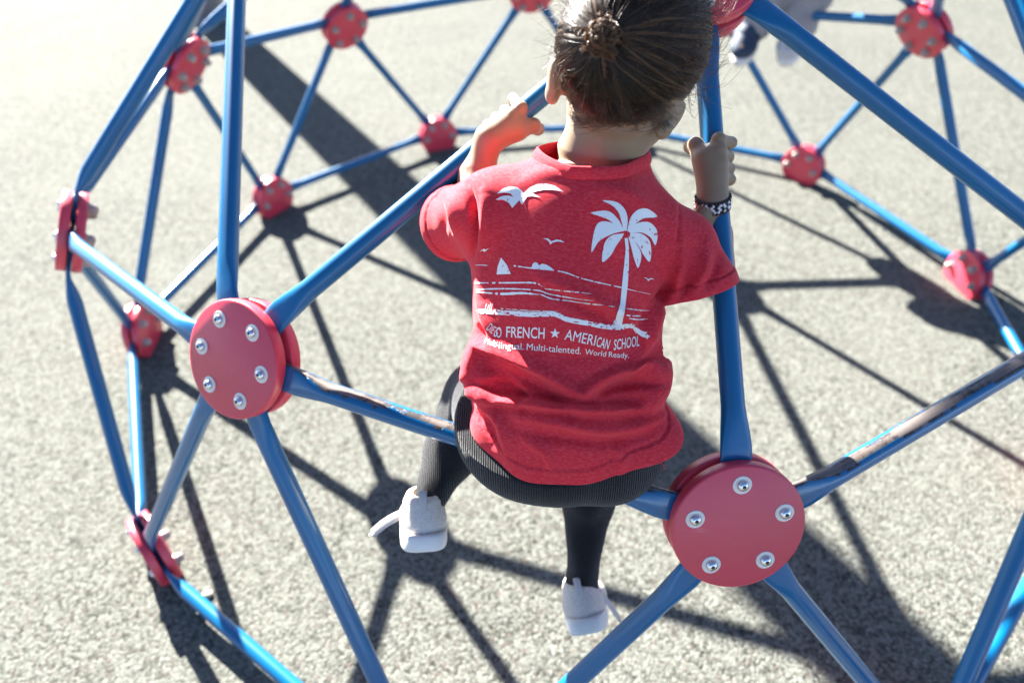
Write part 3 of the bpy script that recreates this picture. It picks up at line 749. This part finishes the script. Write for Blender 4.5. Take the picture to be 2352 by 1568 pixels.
poly(PICT, Z5((2075, 343), (2098, 343), (2112, 354), (2130, 346), (2152, 355), (2126, 354), (2110, 367), (2098, 350)))
for fr in ([(1437, 530), (1431, 500), (1418, 478), (1400, 465), (1383, 461), (1404, 474), (1419, 494), (1429, 530)] and [(1439, 530), (1441, 503), (1434, 480), (1415, 464), (1384, 461), (1405, 472), (1422, 492), (1431, 530)],
           [(1433, 531), (1420, 505), (1396, 485), (1357, 489), (1378, 497), (1402, 508), (1424, 532)],
           [(1430, 531), (1405, 512), (1378, 510), (1365, 530), (1358, 579), (1374, 556), (1390, 545), (1410, 536)],
           [(1433, 536), (1405, 541), (1388, 560), (1383, 601), (1402, 587), (1414, 566), (1428, 546)],
           [(1440, 531), (1448, 500), (1465, 482), (1487, 480), (1509, 498), (1480, 501), (1461, 513), (1446, 533)],
           [(1443, 531), (1463, 513), (1491, 511), (1509, 532), (1505, 563), (1493, 545), (1472, 534), (1448, 536)],
           [(1447, 536), (1470, 536), (1490, 551), (1495, 577), (1491, 601), (1477, 585), (1464, 562), (1446, 543)],
           [(1442, 541), (1459, 557), (1472, 585), (1465, 615), (1456, 595), (1449, 567)]): poly(PICT, [tuple(p) for p in smoothpath(fr, 40)])
poly(PICT, Z5((1948, 72), (1955, 150), (1945, 250), (1934, 350), (1924, 450), (1918, 520), (1895, 600), (1878, 664), (1930, 668), (1945, 590), (1955, 510), (1968, 400), (1976, 280), (1978, 150), (1970, 72)))
poly(PICT, Z5((1100, 205), (1140, 255), (1167, 318), (1070, 322), (1078, 265)))
poly(PICT, Z5((1316, 252), (1330, 238), (1348, 242), (1362, 260), (1382, 248), (1412, 255), (1440, 272), (1466, 294), (1420, 291), (1330, 284), (1308, 279)))
for pts, w, g in (([(925, 258), (960, 257), (1010, 260)], 2.2, 0), ([(1188, 262), (1310, 279), (1460, 294), (1550, 312), (1640, 345), (1780, 380), (1930, 412), (2000, 430), (2125, 457)], 2.6, .05),
                  ([(920, 380), (1150, 379), (1330, 380), (1385, 405)], 3.2, .04), ([(1400, 419), (1550, 435), (1722, 457)], 2.0, .05), ([(930, 424), (1150, 420), (1350, 431), (1450, 461), (1732, 501)], 3.0, .05),
                  ([(930, 440), (1100, 455), (1240, 450), (1370, 460)], 5.2, .03), ([(1370, 458), (1450, 490), (1570, 506)], 2.6, .05), ([(1480, 492), (1700, 520), (1805, 532)], 2.4, .1), ([(1840, 540), (1880, 545)], 1.6, 0),
                  ([(1955, 557), (2040, 566), (2122, 571)], 2.0, .05), ([(1960, 600), (2010, 608), (2080, 605)], 2.4, .05), ([(1980, 622), (2040, 632), (2110, 628)], 2.4, .05),
                  ([(1100, 556), (1300, 570), (1495, 576)], 1.8, .1)): line(PICT, Z5(*pts), w, True, g)
shore = [(945, 572), (1030, 574), (1120, 582), (1270, 593), (1400, 592), (1470, 592), (1560, 628), (1700, 655), (1830, 680), (1910, 684), (1990, 668), (2050, 715), (2110, 742)]
for k in range(4): line(PICT, Z5(*[(x, y-9+k*8+random.uniform(-2, 2)) for x, y in shore]), 3.2, False, .22)
S_ = smoothpath(shore, 150)
for i in range(150):
    x, y = S_[i]; l = random.uniform(6, 20); a = random.uniform(-.9, .9); dy = random.uniform(-14, 14)
    line(PICT, Z5((x-l*math.cos(a), y+dy-l*math.sin(a)*.5), (x, y+dy), (x+l*math.cos(a), y+dy+l*math.sin(a)*.5)), random.uniform(1, 2.6))
for x in (990, 1005, 1018, 1030, 1870, 1885, 1902, 1915): line(PICT, Z5((x, 575 if x < 1500 else 690), (x+5, (545 if x < 1500 else 655)+random.uniform(-8, 8)), (x+12, (525 if x < 1500 else 640)+random.uniform(-8, 8))), 1.8)
def word(txt, x0, y0, x1, y1, h, bold=.007, slant=0.0, arc=0.0):
    cu = bpy.data.curves.new('t', 'FONT'); cu.body = txt; cu.size = 1; cu.offset = bold; cu.resolution_u = 3
    ob = bpy.data.objects.new('t', cu); COL.objects.link(ob); bpy.context.view_layer.update()
    me = ob.evaluated_get(bpy.context.evaluated_depsgraph_get()).to_mesh(); bm = bmesh.new(); bm.from_mesh(me)
    bpy.data.objects.remove(ob); bpy.data.curves.remove(cu)
    xs = [v.co.x for v in bm.verts]; a, b = min(xs), max(xs); ux, uy_ = (x1-x0)/(b-a), (y1-y0)/(b-a); L = math.hypot(x1-x0, y1-y0); nx, ny = (y1-y0)/L, -(x1-x0)/L
    for v in bm.verts:
        t = (v.co.x-a)/(b-a); up_ = v.co.y/.70*h; v.co = (x0+t*(x1-x0)+nx*up_+slant*up_*(x1-x0)/L, y0+t*(y1-y0)+ny*up_+slant*up_*(y1-y0)/L-arc*4*t*(1-t), 0)
    P = [(v.co.x, v.co.y) for v in bm.verts]
    for v, (X, Y) in zip(bm.verts, P): v.co = (784.4+X*.3336, 523+Y*.3336, 0)
    bmesh.ops.triangulate(bm, faces=bm.faces[:]); onto(LETT, bm)
word('DIE', 996, 698, 1036, 730, 56, 0); word('G', 1041, 738, 1061, 752, 70); word('O', 1065, 756, 1102, 757, 74); word('FRENCH', 1135, 752, 1398, 761, 74)
word('AMERI', 1534, 766, 1742, 810, 72, 0); word('CAN', 1750, 813, 1834, 836, 68); word('SCHOOL', 1872, 840, 2050, 812, 70, .007, .22)
st = []
for k in range(10):
    r = 36 if k % 2 == 0 else 14; a = -math.pi/2+k*math.pi/5+.05; st.append((1470+r*math.cos(a), 727+r*math.sin(a)))
poly(LETT, Z5(*st))
word('Multi-', 985, 795, 1078, 828, 44, 0); word('lingual.', 1084, 832, 1254, 840, 46, 0); word('Multi-talented.', 1275, 840, 1648, 867, 47, 0)
word('World', 1675, 868, 1818, 886, 38, 0); word('Ready.', 1838, 888, 1978, 896, 38, 0)
PICT.build('printed_picture', [M['prnt']], shirt_o); LETT.build('printed_lettering', [M['letter']], shirt_o)

# a thread hanging off the hem
h_ = SHIRT_TREE.ray_cast(Vector(CAM), Vector(ray(1512, 1056)).normalized(), 2)[0]
if h_ is not None:
    p0 = A_(h_); b = MB(); b.sweep(smoothpath([p0, p0+RGT*.003-UPV*.004, p0+RGT*.006-UPV*.006, p0+RGT*.006-UPV*.009, p0+RGT*.0085-UPV*.0095], 24), .00035, 6); b.build('loose_thread', [M['shirt']], shirt_o)
# ------------------------------------------------------------------ shoes
def shoe(an, toe, side, strapdir, roll=0):
    t = unit(toe); u = A_([0, .66, .75]); u = unit(u-t*(u@t)); l = np.cross(t, u)
    u = unit(u*math.cos(roll)+l*math.sin(roll)); l = np.cross(t, u)
    o = an-u*.044-t*.028                                              # heel point of the sole
    def L(x, y, z): return o+l*x+t*y+u*z
    ax = np.stack([l, t, u]); lo = o-.17; V = Vol(lo, o+.17, .0020)
    V.ell(L(0, .030, .030), [.0262, .0300, .036], .008, ax); V.ell(L(0, .062, .027), [.0275, .045, .033], .015, ax); V.ell(L(.002*side, .098, .023), [.0305, .036, .025], .015, ax)
    V.cone(L(0, .030, .034), L(0, .030, .060), .0245, .0215, .014)
    V.half(L(0, 0, .012), u); V.half(L(0, .02, .066), -unit(u-t*.25)); V.ell(L(0, .030, .078), [.0130, .0150, .026], .003, ax, True)
    v, q = V.skin(); v = relax(v, q, 1, .4); n = vnormals(v, q); P = (v-o)@ax.T
    pan = np.clip((.0305-np.hypot(P[:, 0]*.9, (P[:, 2]-.018)*.75))/.0012, -1, 1)*(P[:, 1] < .03); v = v+n*(pan*.00035)[:, None]      # stitched heel panel
    pad = np.clip(1-np.abs(P[:, 2]-.058)/.006, 0, 1); v = v+n*(pad*.0012)[:, None]
    sh = link('shoe', big_mesh(v, q), [M['canvas']], child)
    out = []
    for k in range(64):
        a = 2*math.pi*k/64; c, s_ = math.cos(a), math.sin(a); w = .0300+.0040*max(0, s_); e = .55 if s_ < 0 else .8
        out.append((w*math.copysign(abs(c)**.55, c)+.003*side*max(0, s_), .064+.0705*math.copysign(abs(s_)**e, s_)))
    V_ = []; F = []; K = 64
    prof = [(.80, .0012), (.93, .0005), (.975, .0012), (1.0, .0042), (1.012, .0125), (1.012, .0185), (.998, .0208), (.97, .0215), (.85, .0215)]
    for s, z in prof:
        for x, y in out: V_.append(L(x*s, .064+(y-.064)*s, z+.003*max(0, (y-.10)/.04)))
    for i in range(len(prof)-1):
        for k in range(K): F.append([i*K+k, i*K+(k+1) % K, (i+1)*K+(k+1) % K, (i+1)*K+k])
    F.append(list(range(K))[::-1]); F.append([(len(prof)-1)*K+k for k in range(K)])
    link('sole', mesh_from(V_, F), [M['sole']], sh)
    b = MB(); b.sweep(smoothpath([L(0, .004, .044), L(0, .0025, .054), L(0, .0035, .066), L(0, .0075, .073), L(0, .0105, .067), L(0, .0110, .056)], 20), .0011, 12, 0, 4.4, l); b.build('heel_tab', [M['strap']], sh)
    p0 = L(.027*side, .040, .038); P = smoothpath([p0-t*.012+u*.004, p0]+[p0+strapdir*k*.0105-u*.0012*k*k+t*.0022*k*k for k in range(1, 5)], 22)
    b = MB(); rad = np.full(len(P), .0013); b.sweep(P, rad, 12, 0, 4.6, unit(np.cross(strapdir, u))*.0+t if abs(t@strapdir) < .7 else u); so = b.build('strap', [M['strap']], sh)
    b = MB(); e = P[-1]; b.ball(e, .0060, 0, 16, 10); 
    so2 = b.mesh()
    for vv in so2.vertices:
        d = A_(vv.co)-e; nn = unit(np.cross(strapdir, t)); vv.co = Vector(e+d-nn*(d@nn)*.78)
    link('strap_end', so2, [M['strap']], sh)
    return sh
shoe(ANL, FTL, -1, unit(-RGT*.93-UPV*.33-FWD*.1)); shoe(ANR, FTR, 1, unit(RGT*.55-UPV*.72+FWD*.25), -.20)

# ------------------------------------------------------------------ beaded bracelet
def bracelet():
    f = unit(WR-ELR); x, y, n = frame(f); c = WR-f*.001; b = MB(); K = 30
    for r in range(6):
        for k in range(K):
            a = 2*math.pi*(k+.5*(r % 2))/K
            wht = (r not in (0, 5)) and ((k+r) % 5 in (0, 1, 3)) and (k % 7 != 3)
            b.ball(c+n*(r-2.5)*.0026+(x*math.cos(a)+y*math.sin(a))*.0190, .00195, 1 if wht else 0, 7, 5)
    b.build('bead_bracelet', [M['bead_b'], M['bead_w']], child)
bracelet()

# ------------------------------------------------------------------ hair
R_ = np.random.default_rng(11)
def loc(P): d = np.asarray(P)-S0; return np.stack([d@HL, d@HF, d@HU], -1)/SR
def wrl(q, lift=0.0):
    q = np.asarray(q); P = S0+(q*SR)@HAX
    if np.any(lift):
        n = (q/SR)@HAX; n /= np.linalg.norm(n, axis=-1)[..., None]; P = P+n*np.asarray(lift)[..., None]
    return P
def hit_head(x, y):
    o = loc(CAM); d = (HAX@ray(x, y))/SR; a, b_, c = d@d, 2*o@d, o@o-1; t = (-b_-math.sqrt(max(b_*b_-4*a*c, 0)))/(2*a); return unit(o+t*d)
BUN = hit_head(1396, 92)
def hairline(az):                                                      # lowest covered height for an azimuth (0 = back, pi = front)
    return np.interp(np.abs(az), [0, .55, 1.15, 1.7, 2.3, math.pi], [-.34, -.37, -.32, -.12, .26, .52])+.05*np.sin(az*3+.6)+.24*np.exp(-((az-1.05)/.5)**2)
def az_of(q): return np.arctan2(q[..., 0], -q[..., 1])
# scalp: the parting-dense part of the hair as one soft cap
nu, nv = 160, 70; V = []; F = []
for j in range(nv+1):
    for i in range(nu):
        a = 2*math.pi*i/nu-math.pi; lo = float(hairline(a))+.20+.035*math.sin(i*1.7)+.03*math.sin(i*.61); z = lo+(1-lo)*(j/nv)**.9; z = min(z, .9999); r = math.sqrt(1-z*z)
        V.append(wrl(A_([r*math.sin(a), -r*math.cos(a), z]), A_(.0004+.0016*min(1, j/8)+.0005*math.sin(i*2.3)*math.sin(j*.2+i))))
for j in range(nv):
    for i in range(nu): F.append([j*nu+i, j*nu+(i+1) % nu, (j+1)*nu+(i+1) % nu, (j+1)*nu+i])
cap_o = link('hair', mesh_from(V, F), [M['scalp']], child)
class Strands:
    def __init__(s): s.V = []; s.F = []; s.n = 0
    def add(s, P, r0, r1):                                             # P: m,k,3
        m, k, _ = P.shape; T = np.gradient(P, axis=1); T /= np.linalg.norm(T, axis=2)[..., None]+1e-12
        h = np.cross(T, A_([.31, .52, .79])); h /= np.linalg.norm(h, axis=2)[..., None]+1e-9; g = np.cross(T, h)
        rad = (r0+(r1-r0)*np.linspace(0, 1, k))[None, :, None]; rings = [P+rad*(h*math.cos(a)+g*math.sin(a)) for a in (0, 2.0944, 4.18879)]
        V = np.stack(rings, 2).reshape(-1, 3); base = s.n+np.arange(m)[:, None, None]*k*3+np.arange(k-1)[None, :, None]*3
        Q = []
        for c in range(3):
            d = (c+1) % 3; Q.append(np.stack(np.broadcast_arrays(base+c, base+d, base+3+d, base+3+c), -1).reshape(-1, 4))
        s.V.append(V); s.F.append(np.concatenate(Q)); s.n += len(V)
    def build(s, name, m, parent): return link(name, big_mesh(np.concatenate(s.V), np.concatenate(s.F)), [m], parent)
def slerp(a, b, t):
    w = np.arccos(np.clip((a*b).sum(-1), -1, 1))[:, None, None]; t = t[None, :, None]
    return (np.sin((1-t)*w)*a[:, None]+np.sin(t*w)*b[:, None])/np.maximum(np.sin(w), 1e-6)
def roots(n, band):
    az = R_.uniform(-math.pi, math.pi, n); z = hairline(az)+band(n); z = np.clip(z, -.97, .985); r = np.sqrt(1-z*z)
    return np.stack([r*np.sin(az), -r*np.cos(az), z], 1)
st = Strands(); k = 14; tt = np.linspace(0, 1, k)
def combed(n, band, lift, curl, r0, r1, spread=.06):
    q = roots(n, band); tgt = BUN+R_.normal(0, spread, (n, 3)); tgt /= np.linalg.norm(tgt, axis=1)[:, None]
    q = slerp(q, tgt, tt); ph = R_.uniform(0, 6.28, (n, 1)); am = curl*R_.uniform(.2, 1, (n, 1))*np.sin(np.pi*tt)[None]
    side = np.cross(q, BUN); side /= np.linalg.norm(side, axis=2)[..., None]+1e-6
    q = q+side*(am*np.sin(ph+tt[None]*R_.uniform(2, 6, (n, 1))))[..., None]; q /= np.linalg.norm(q, axis=2)[..., None]
    lf = .0006+lift*R_.uniform(.15, 1, (n, 1))*(.35+.65*tt[None])
    return wrl(q, lf)
# locks: groups of hairs that run together and leave dark furrows between
for _ in range(260):
    c = combed(1, lambda n: np.abs(R_.normal(0, .22, n))-.06+R_.uniform(0, .12, n), .0034, .05, 0, 0, .05)
    m = 18; P = np.repeat(c, m, 0)+R_.normal(0, .0011, (m, 1, 3))*(1-.3*tt)[None, :, None]; st.add(P, .00026, .00022)
st.add(combed(3800, lambda n: np.abs(R_.normal(0, .35, n))-.04+R_.uniform(0, .16, n), .0030, .04, 0, 0), .00022, .00020)
st.add(combed(1300, lambda n: R_.uniform(-.16, .16, n), .0022, .10, 0, 0), .00017, .00018)
st.build('combed_hair', M['hair'], cap_o)
st2 = Strands()
for _ in range(55):
    c = combed(1, lambda n: np.abs(R_.normal(0, .25, n))-.06+R_.uniform(0, .12, n), .0042, .06, 0, 0, .05)
    m = 12; P = np.repeat(c, m, 0)+R_.normal(0, .0009, (m, 1, 3))*(1-.3*tt)[None, :, None]; st2.add(P, .00026, .00022)
st2.add(combed(350, lambda n: R_.uniform(-.20, .25, n), .0034, .14, 0, 0, .09), .00018, .00018)
st2.build('brown_locks', M['hair2'], cap_o)
# bun: coiled locks
bn = Strands(); bc = wrl(BUN, A_(.010)); nb = unit((BUN/SR)@HAX); bx, by, _ = frame(nb)
for i in range(74):
    q = unit(nb*R_.uniform(-.15, 1.1)+bx*R_.normal(0, .75)+by*R_.normal(0, .75)); T0 = unit(np.cross(q, R_.normal(0, 1, 3))); kk = 22; u_ = np.linspace(-1, 1, kk); sp = R_.uniform(.7, 1.7); B0 = np.cross(q, T0); Rr = R_.uniform(.0085, .0150)
    c = bc+nb*.002+Rr*(q[None]*np.cos(u_*sp)[:, None]+T0[None]*np.sin(u_*sp)[:, None])+B0[None]*(.0030*np.sin(u_*R_.uniform(1.5, 4)+i))[:, None]+q[None]*(.0020*np.sin(u_*R_.uniform(3, 7)+2*i))[:, None]
    tw = R_.uniform(4, 12); T = np.gradient(c, axis=0); T /= np.linalg.norm(T, axis=1)[:, None]; h = np.cross(T, q); h /= np.linalg.norm(h, axis=1)[:, None]+1e-9; g = np.cross(T, h)
    for j in range(14):
        ph = R_.uniform(0, 6.28); rj = .0016*math.sqrt(R_.uniform(.1, 1))
        bn.add((c+rj*(h*np.cos(ph+tw*u_)[:, None]+g*np.sin(ph+tw*u_)[:, None]))[None], .00026, .00020)
def coil(p0, drift, R0, turns, n, jit, r=.00024, grp=1):
    kk = 40; u_ = np.linspace(0, 1, kk)
    for _ in range(n):
        a = turns*6.28*u_+R_.uniform(0, .8); rr = R0*(1+R_.normal(0, .12)); ax_, ay_ = RGT, UPV
        P = p0+R_.normal(0, jit, 3)+np.outer(u_, drift)+np.outer(np.cos(a)*rr, ax_)+np.outer(np.sin(a)*rr, ay_)
        bn.add(P[None], r, r*.7)
for i in range(16):                                                    # loose curls springing from the bun
    d = unit(bx*R_.normal()+by*R_.normal()+nb*.6); p = bc+d*.011; coil(p, d*R_.uniform(.004, .014), R_.uniform(.0012, .0028), R_.uniform(1.5, 3), 6, .0006)
tail = wrl(hit_head(1395, 175), A_(.004)); coil(bc-UPV*.012, (tail-(bc-UPV*.012)), .0016, 4, 10, .0007)
core = MB(); core.ball(bc+nb*.001, .0120, 0, 20, 14, (1, 1, .9)); cm = core.build('hair_bun', [M['scalp']], cap_o)
bn.build('bun_curls', M['hair2'], cap_o)
# nape curls and flyaways
fl = Strands(); dk = Strands()
rc = wrl(hit_head(1318, 188), A_(.003))
for _ in range(40):
    kk = 36; u_ = np.linspace(0, 1, kk); a = R_.uniform(0, 6.28)+u_*R_.uniform(4, 8); r = .0105*R_.uniform(.45, 1.05)
    q = rc+R_.normal(0, .0012, 3)-FWD*.002+np.outer(np.cos(a)*r, RGT)+np.outer(np.sin(a)*r, UPV)
    fl.add(q[None], .00021, .00014)
def surf(P, lift):                                                     # keep loose hair just off the skin
    f = BODY.sample(P); e = .002; G = np.stack([(BODY.sample(P+A_(d)*e)-BODY.sample(P-A_(d)*e))/(2*e) for d in np.eye(3)], 1)
    return P+G*np.maximum(lift-f, 0)[:, None]
for i in range(700):                                                   # wisps on the nape, curling down and sideways
    x0 = R_.uniform(1300, 1520); y0 = 248+.00035*(x0-1420)**2*-1+R_.uniform(-25, 28)+max(0, (x0-1450))*.10
    s = 1 if R_.uniform() < .7 else -1; L = R_.uniform(.25, 1.0); n = 16; u_ = np.linspace(0, 1, n)
    px_ = x0+s*75*L*u_*R_.uniform(.3, 1)+14*L*np.sin(u_*R_.uniform(2, 6)); py_ = y0+70*L*(u_-.55*u_**2.2)*R_.uniform(.5, 1.2)
    P = A_([at(a, b, .60) for a, b in zip(px_, py_)])
    for _ in range(3):
        f = BODY.sample(P)
    t = np.zeros(n)
    D = A_([ray(a, b) for a, b in zip(px_, py_)]); D /= np.linalg.norm(D, axis=1)[:, None]; Q = np.tile(CAM, (n, 1))+D*.42
    for _ in range(60): Q = Q+D*np.clip(BODY.sample(Q)-.0012, -.004, .02)[:, None]*.8
    bad = BODY.sample(Q) > .010
    if bad.any(): continue
    dk.add((Q-D*.001)[None], .00021, .00011)
def fly(x0, y0, dx, dy, bend, n, w=.00013, dep=None):
    for _ in range(n):
        xa = x0+R_.normal(0, 16); ya = y0+R_.normal(0, 22); q = hit_head(xa, ya); p = wrl(q, A_(.001)); d = topx(p)[2]
        L = R_.uniform(.4, 1.5); kk = 20; u_ = np.linspace(0, 1, kk); b_ = bend*R_.normal(.9, .9)
        X = dx*L*u_+b_*np.sin(u_*math.pi*R_.uniform(.6, 1.5))*-dy*.5+R_.normal(0, 14)*u_; Y = dy*L*u_+b_*np.sin(u_*math.pi*R_.uniform(.6, 1.5))*dx*.5+R_.normal(0, 14)*u_
        P = p+np.outer(X*d/FPX, RGT)-np.outer(Y*d/FPX, UPV)-np.outer(u_**1.5*R_.normal(0, .012), FWD)
        fl.add(P[None], w, w*.5)
for y in (20, 60, 100): fly(1305-(y-60)*.15, y, -46, -28, .5, 14)
for y in (120, 150, 180): fly(1290, y, -24, 6, .6, 12)
for y in (-10, 20, 50, 90): fly(1622, y, 42, -22, .6, 26, .00020)
for y in (100, 140, 170, 200): fly(1600-(y-100)*.3, y, 62, -14+(y-100)*.25, .7, 20, .00022)
for x in (1340, 1400, 1460, 1520, 1580): fly(x, 15, 14, -40, .7, 16)
for i in range(140):                                                   # short broken hairs standing up all over
    q = roots(1, lambda n: np.abs(R_.normal(.25, .4, n)))[0]; p = wrl(q, A_(.002)); nrm_ = unit((q/SR)@HAX); tg = unit(np.cross(nrm_, R_.normal(0, 1, 3)))
    u_ = np.linspace(0, 1, 9); L = R_.uniform(.006, .020); fl.add((p+np.outer(u_*L, tg)+np.outer(np.sin(u_*2.2)*L*.42, nrm_)+np.outer(u_**2*L*.3, np.cross(tg, nrm_)))[None], .00013, .00006)
dk.build('nape_wisps', [M['hair']][0], cap_o); fl.build('loose_hair', M['hair2'], cap_o)  # flyaways take the lighter brown, sunlit brightness put into their colour
# ================================================================== A SECOND CHILD CLIMBING AT THE FAR SIDE
def second_child():
    f1, f2 = at(1700, 134, 2.13), at(1806, 134, 2.09)                  # front of the shoes
    face = unit(A_([-.42, -.86, 0])); side = unit(np.cross(face, A_([0, 0, 1])))
    hip = A_([.82, .90, .80]); hl, hr = hip-side*.055, hip+side*.055; neck = hip+A_([.0, .02, .30]); head = neck+A_([-.02, -.03, .13])
    if np.linalg.norm(hl-f1) > np.linalg.norm(hr-f1): hl, hr = hr, hl
    V = Vol(np.minimum(f1, f2)-A_([.3, .3, .12]), head+A_([.3, .3, .14]), .0048)
    an = [f1-face*.085+A_([0, 0, .055]), f2-face*.085+A_([0, 0, .055])]; hands = [NODE['S']*.45+NODE['RS']*.55, NODE['M']*.5+NODE['RS']*.5]
    V.cone(hip, neck-A_([0, 0, .05]), .088, .085, .03); V.cone(neck-A_([0, 0, .06]), head-A_([0, 0, .03]), .036, .034, .02)
    V.ell(head, [.068, .082, .092], .02); V.ell(head+face*.045-A_([0, 0, .05]), [.045, .045, .045], .03); V.cone(head+face*.082, head+face*.094-A_([0, 0, .025]), .007, .009, .01)
    for s in (-1, 1): V.ell(head+side*s*.070-A_([0, 0, .01]), [.012, .016, .028], .005)
    kn = []
    for h, a, hd_, sg in ((hl, an[0], hands[0], -1), (hr, an[1], hands[1], 1)):
        k = (h+a)/2+face*.07; kn.append(k); V.cone(h, k, .062, .045, .03); V.cone(k, a, .045, .028, .02); V.cone(a, a+face*.08-A_([0, 0, .03]), .028, .022, .01)
        sh = neck-A_([0, 0, .06]); e = (sh+hd_)/2+A_([0, 0, -.05]); V.cone(sh, e, .036, .028, .02); V.cone(e, hd_+unit(e-hd_)*.05, .028, .018, .015)
        t = unit(NODE['RS']-(NODE['S'] if sg < 0 else NODE['M'])); w = unit(e-hd_)
        V.cone(hd_+w*.05, hd_+w*.022, .018, .020, .01)
        for i in range(4):
            q = hd_+t*(i-1.5)*.014; n = unit(np.cross(t, w)); V.cone(q+w*.024, q+n*.021, .008, .007, .004); V.cone(q+n*.021, q-w*.018+n*.006, .007, .006, .004)
        q = hd_+t*.034; V.cone(q+w*.024, q-unit(np.cross(t, w))*.02, .009, .007, .004)
    v, q = V.skin(); o = link('person', big_mesh(v, q), [M['skin']]); tag(o, 'second child at the far side, just white and navy shoes and pale trousers in view', 'person')
    V = Vol(hip-A_([.35, .35, .48]), hip+A_([.3, .3, .2]), .0048); V.cone(hip-A_([0, 0, .03]), hip+A_([0, 0, .06]), .105, .100, .02)
    for h, a, k in ((hl, an[0], kn[0]), (hr, an[1], kn[1])):
        V.cone(h, k, .078, .064, .03); V.cone(k, a+unit(k-a)*.02, .062, .056, .02)
    v, q = V.skin(); v = v+vnormals(v, q)*(np.sin(v[:, 2]*70+v[:, 0]*40)*.003)[:, None]; link('trousers', big_mesh(v, q), [M['grey']], o)
    V = Vol(hip-A_([.4, .4, .05]), neck+A_([.35, .35, .06]), .0048); V.cone(hip+A_([0, 0, .05]), neck-A_([0, 0, .06]), .112, .100, .03); V.cone(neck-A_([0, 0, .06])-side*.08, neck-A_([0, 0, .06])+side*.08, .05, .05, .03)
    for hd_ in hands:
        sh = neck-A_([0, 0, .06]); e = (sh+hd_)/2+A_([0, 0, -.05]); V.cone(sh, sh+(e-sh)*.8, .052, .050, .02)
    V.half(hip+A_([0, 0, .02]), (0, 0, 1)); v, q = V.skin(); link('jumper', big_mesh(v, q), [M['teal']], o)
    V = Vol(head-.14, head+.14, .004); V.ell(head-face*.008+A_([0, 0, .008]), [.077, .090, .097], .01); V.half(head+face*.03, -unit(face-A_([0, 0, .9]))); v, q = V.skin()
    link('hair', big_mesh(v, q), [M['hair']], o)
    b = MB()
    for s in (-1, 1): b.ball(head+face*.076+side*s*.03, .010, 0, 16, 10); b.ball(head+face*.083+side*s*.03, .0045, 1, 12, 8)
    b.build('eye', [M['eye'], M['iris']], o)
    for f, a, sg in ((f1, an[0], -1), (f2, an[1], 1)):
        t = unit(face*.9-A_([0, 0, .30])); u = unit(A_([0, 0, 1])-t*t[2]); l = np.cross(t, u); c = f-t*.075
        L = lambda x, y, z: c+l*x+t*y+u*z
        ax = np.stack([l, t, u]); V = Vol(c-.17, c+.17, .0035)
        V.ell(L(0, -.06, .035), [.036, .045, .048], .02, ax); V.ell(L(0, -.0, .028), [.038, .060, .040], .02, ax); V.ell(L(0, .045, .018), [.040, .045, .028], .02, ax); V.cone(L(0, -.055, .03), L(0, -.06, .075), .037, .036, .02)
        V.half(L(0, 0, .002), u); V.half(L(0, -.05, .075), -u); v, q = V.skin(); sh = link('shoe', big_mesh(v, q), [M['navy'] if sg < 0 else M['white']], o)
        V = Vol(c-.17, c+.17, .0035); V.ell(L(0, -.005, .046), [.033, .050, .032], .01, ax); V.ell(L(-.030, -.02, .032), [.016, .046, .024], .01, ax); V.ell(L(.030, -.02, .032), [.016, .046, .024], .01, ax); v, q = V.skin(); link('mesh_panel', big_mesh(v, q), [M['navy']], sh)
        V_ = []; F = []
        for s, z in ((.94, -.024), (1.02, -.020), (1.04, -.008), (1.0, .006), (.9, .006)):
            for k in range(40):
                an_ = 2*math.pi*k/40; V_.append(L((.038+.004*math.sin(an_))*s*math.cos(an_), -.012+.102*s*math.sin(an_), z))
        for i in range(4):
            for k in range(40): F.append([i*40+k, i*40+(k+1) % 40, (i+1)*40+(k+1) % 40, (i+1)*40+k])
        F.append(list(range(40))[::-1]); F.append([160+k for k in range(40)]); link('sole', mesh_from(V_, F), [M['sole']], sh)
second_child()
# ================================================================== CAMERA, SUN, SKY
cd = bpy.data.cameras.new('camera'); cam = bpy.data.objects.new('camera', cd); COL.objects.link(cam)
cd.sensor_width = 36; cd.lens = FPX/2352*36; cd.clip_start = .02; cd.clip_end = 500
cam.matrix_world = Matrix(((RGT[0], UPV[0], -FWD[0], CAM[0]), (RGT[1], UPV[1], -FWD[1], CAM[1]), (RGT[2], UPV[2], -FWD[2], CAM[2]), (0, 0, 0, 1)))
cd.dof.use_dof = True; cd.dof.focus_distance = .70; cd.dof.aperture_fstop = 2.8; cd.dof.aperture_blades = 0
SC.camera = cam
EL, AZ = math.radians(30.5), math.radians(122)
sd = bpy.data.lights.new('sun', 'SUN'); sd.energy = 5.0; sd.angle = math.radians(.53); sd.color = (1, .96, .888)
so = bpy.data.objects.new('sun', sd); COL.objects.link(so)
to = Vector((math.cos(EL)*math.cos(AZ), math.cos(EL)*math.sin(AZ), math.sin(EL)))
so.rotation_euler = to.to_track_quat('Z', 'Y').to_euler(); so.location = to*20
wd = bpy.data.worlds.new('World'); SC.world = wd; wd.use_nodes = True; nt = wd.node_tree
sky = nt.nodes.new('ShaderNodeTexSky'); sky.sky_type = 'NISHITA'; sky.sun_disc = False
sky.sun_elevation = EL; sky.sun_rotation = math.pi/2-AZ; sky.air_density = .45; sky.dust_density = .4; sky.ozone_density = 1.2; sky.altitude = 300
bg = nt.nodes['Background']; nt.links.new(sky.outputs[0], bg.inputs[0]); bg.inputs[1].default_value = .05
SC.view_settings.view_transform = 'Standard'; SC.view_settings.look = 'None'; SC.view_settings.gamma = 1
SC.view_settings.exposure = 3.1
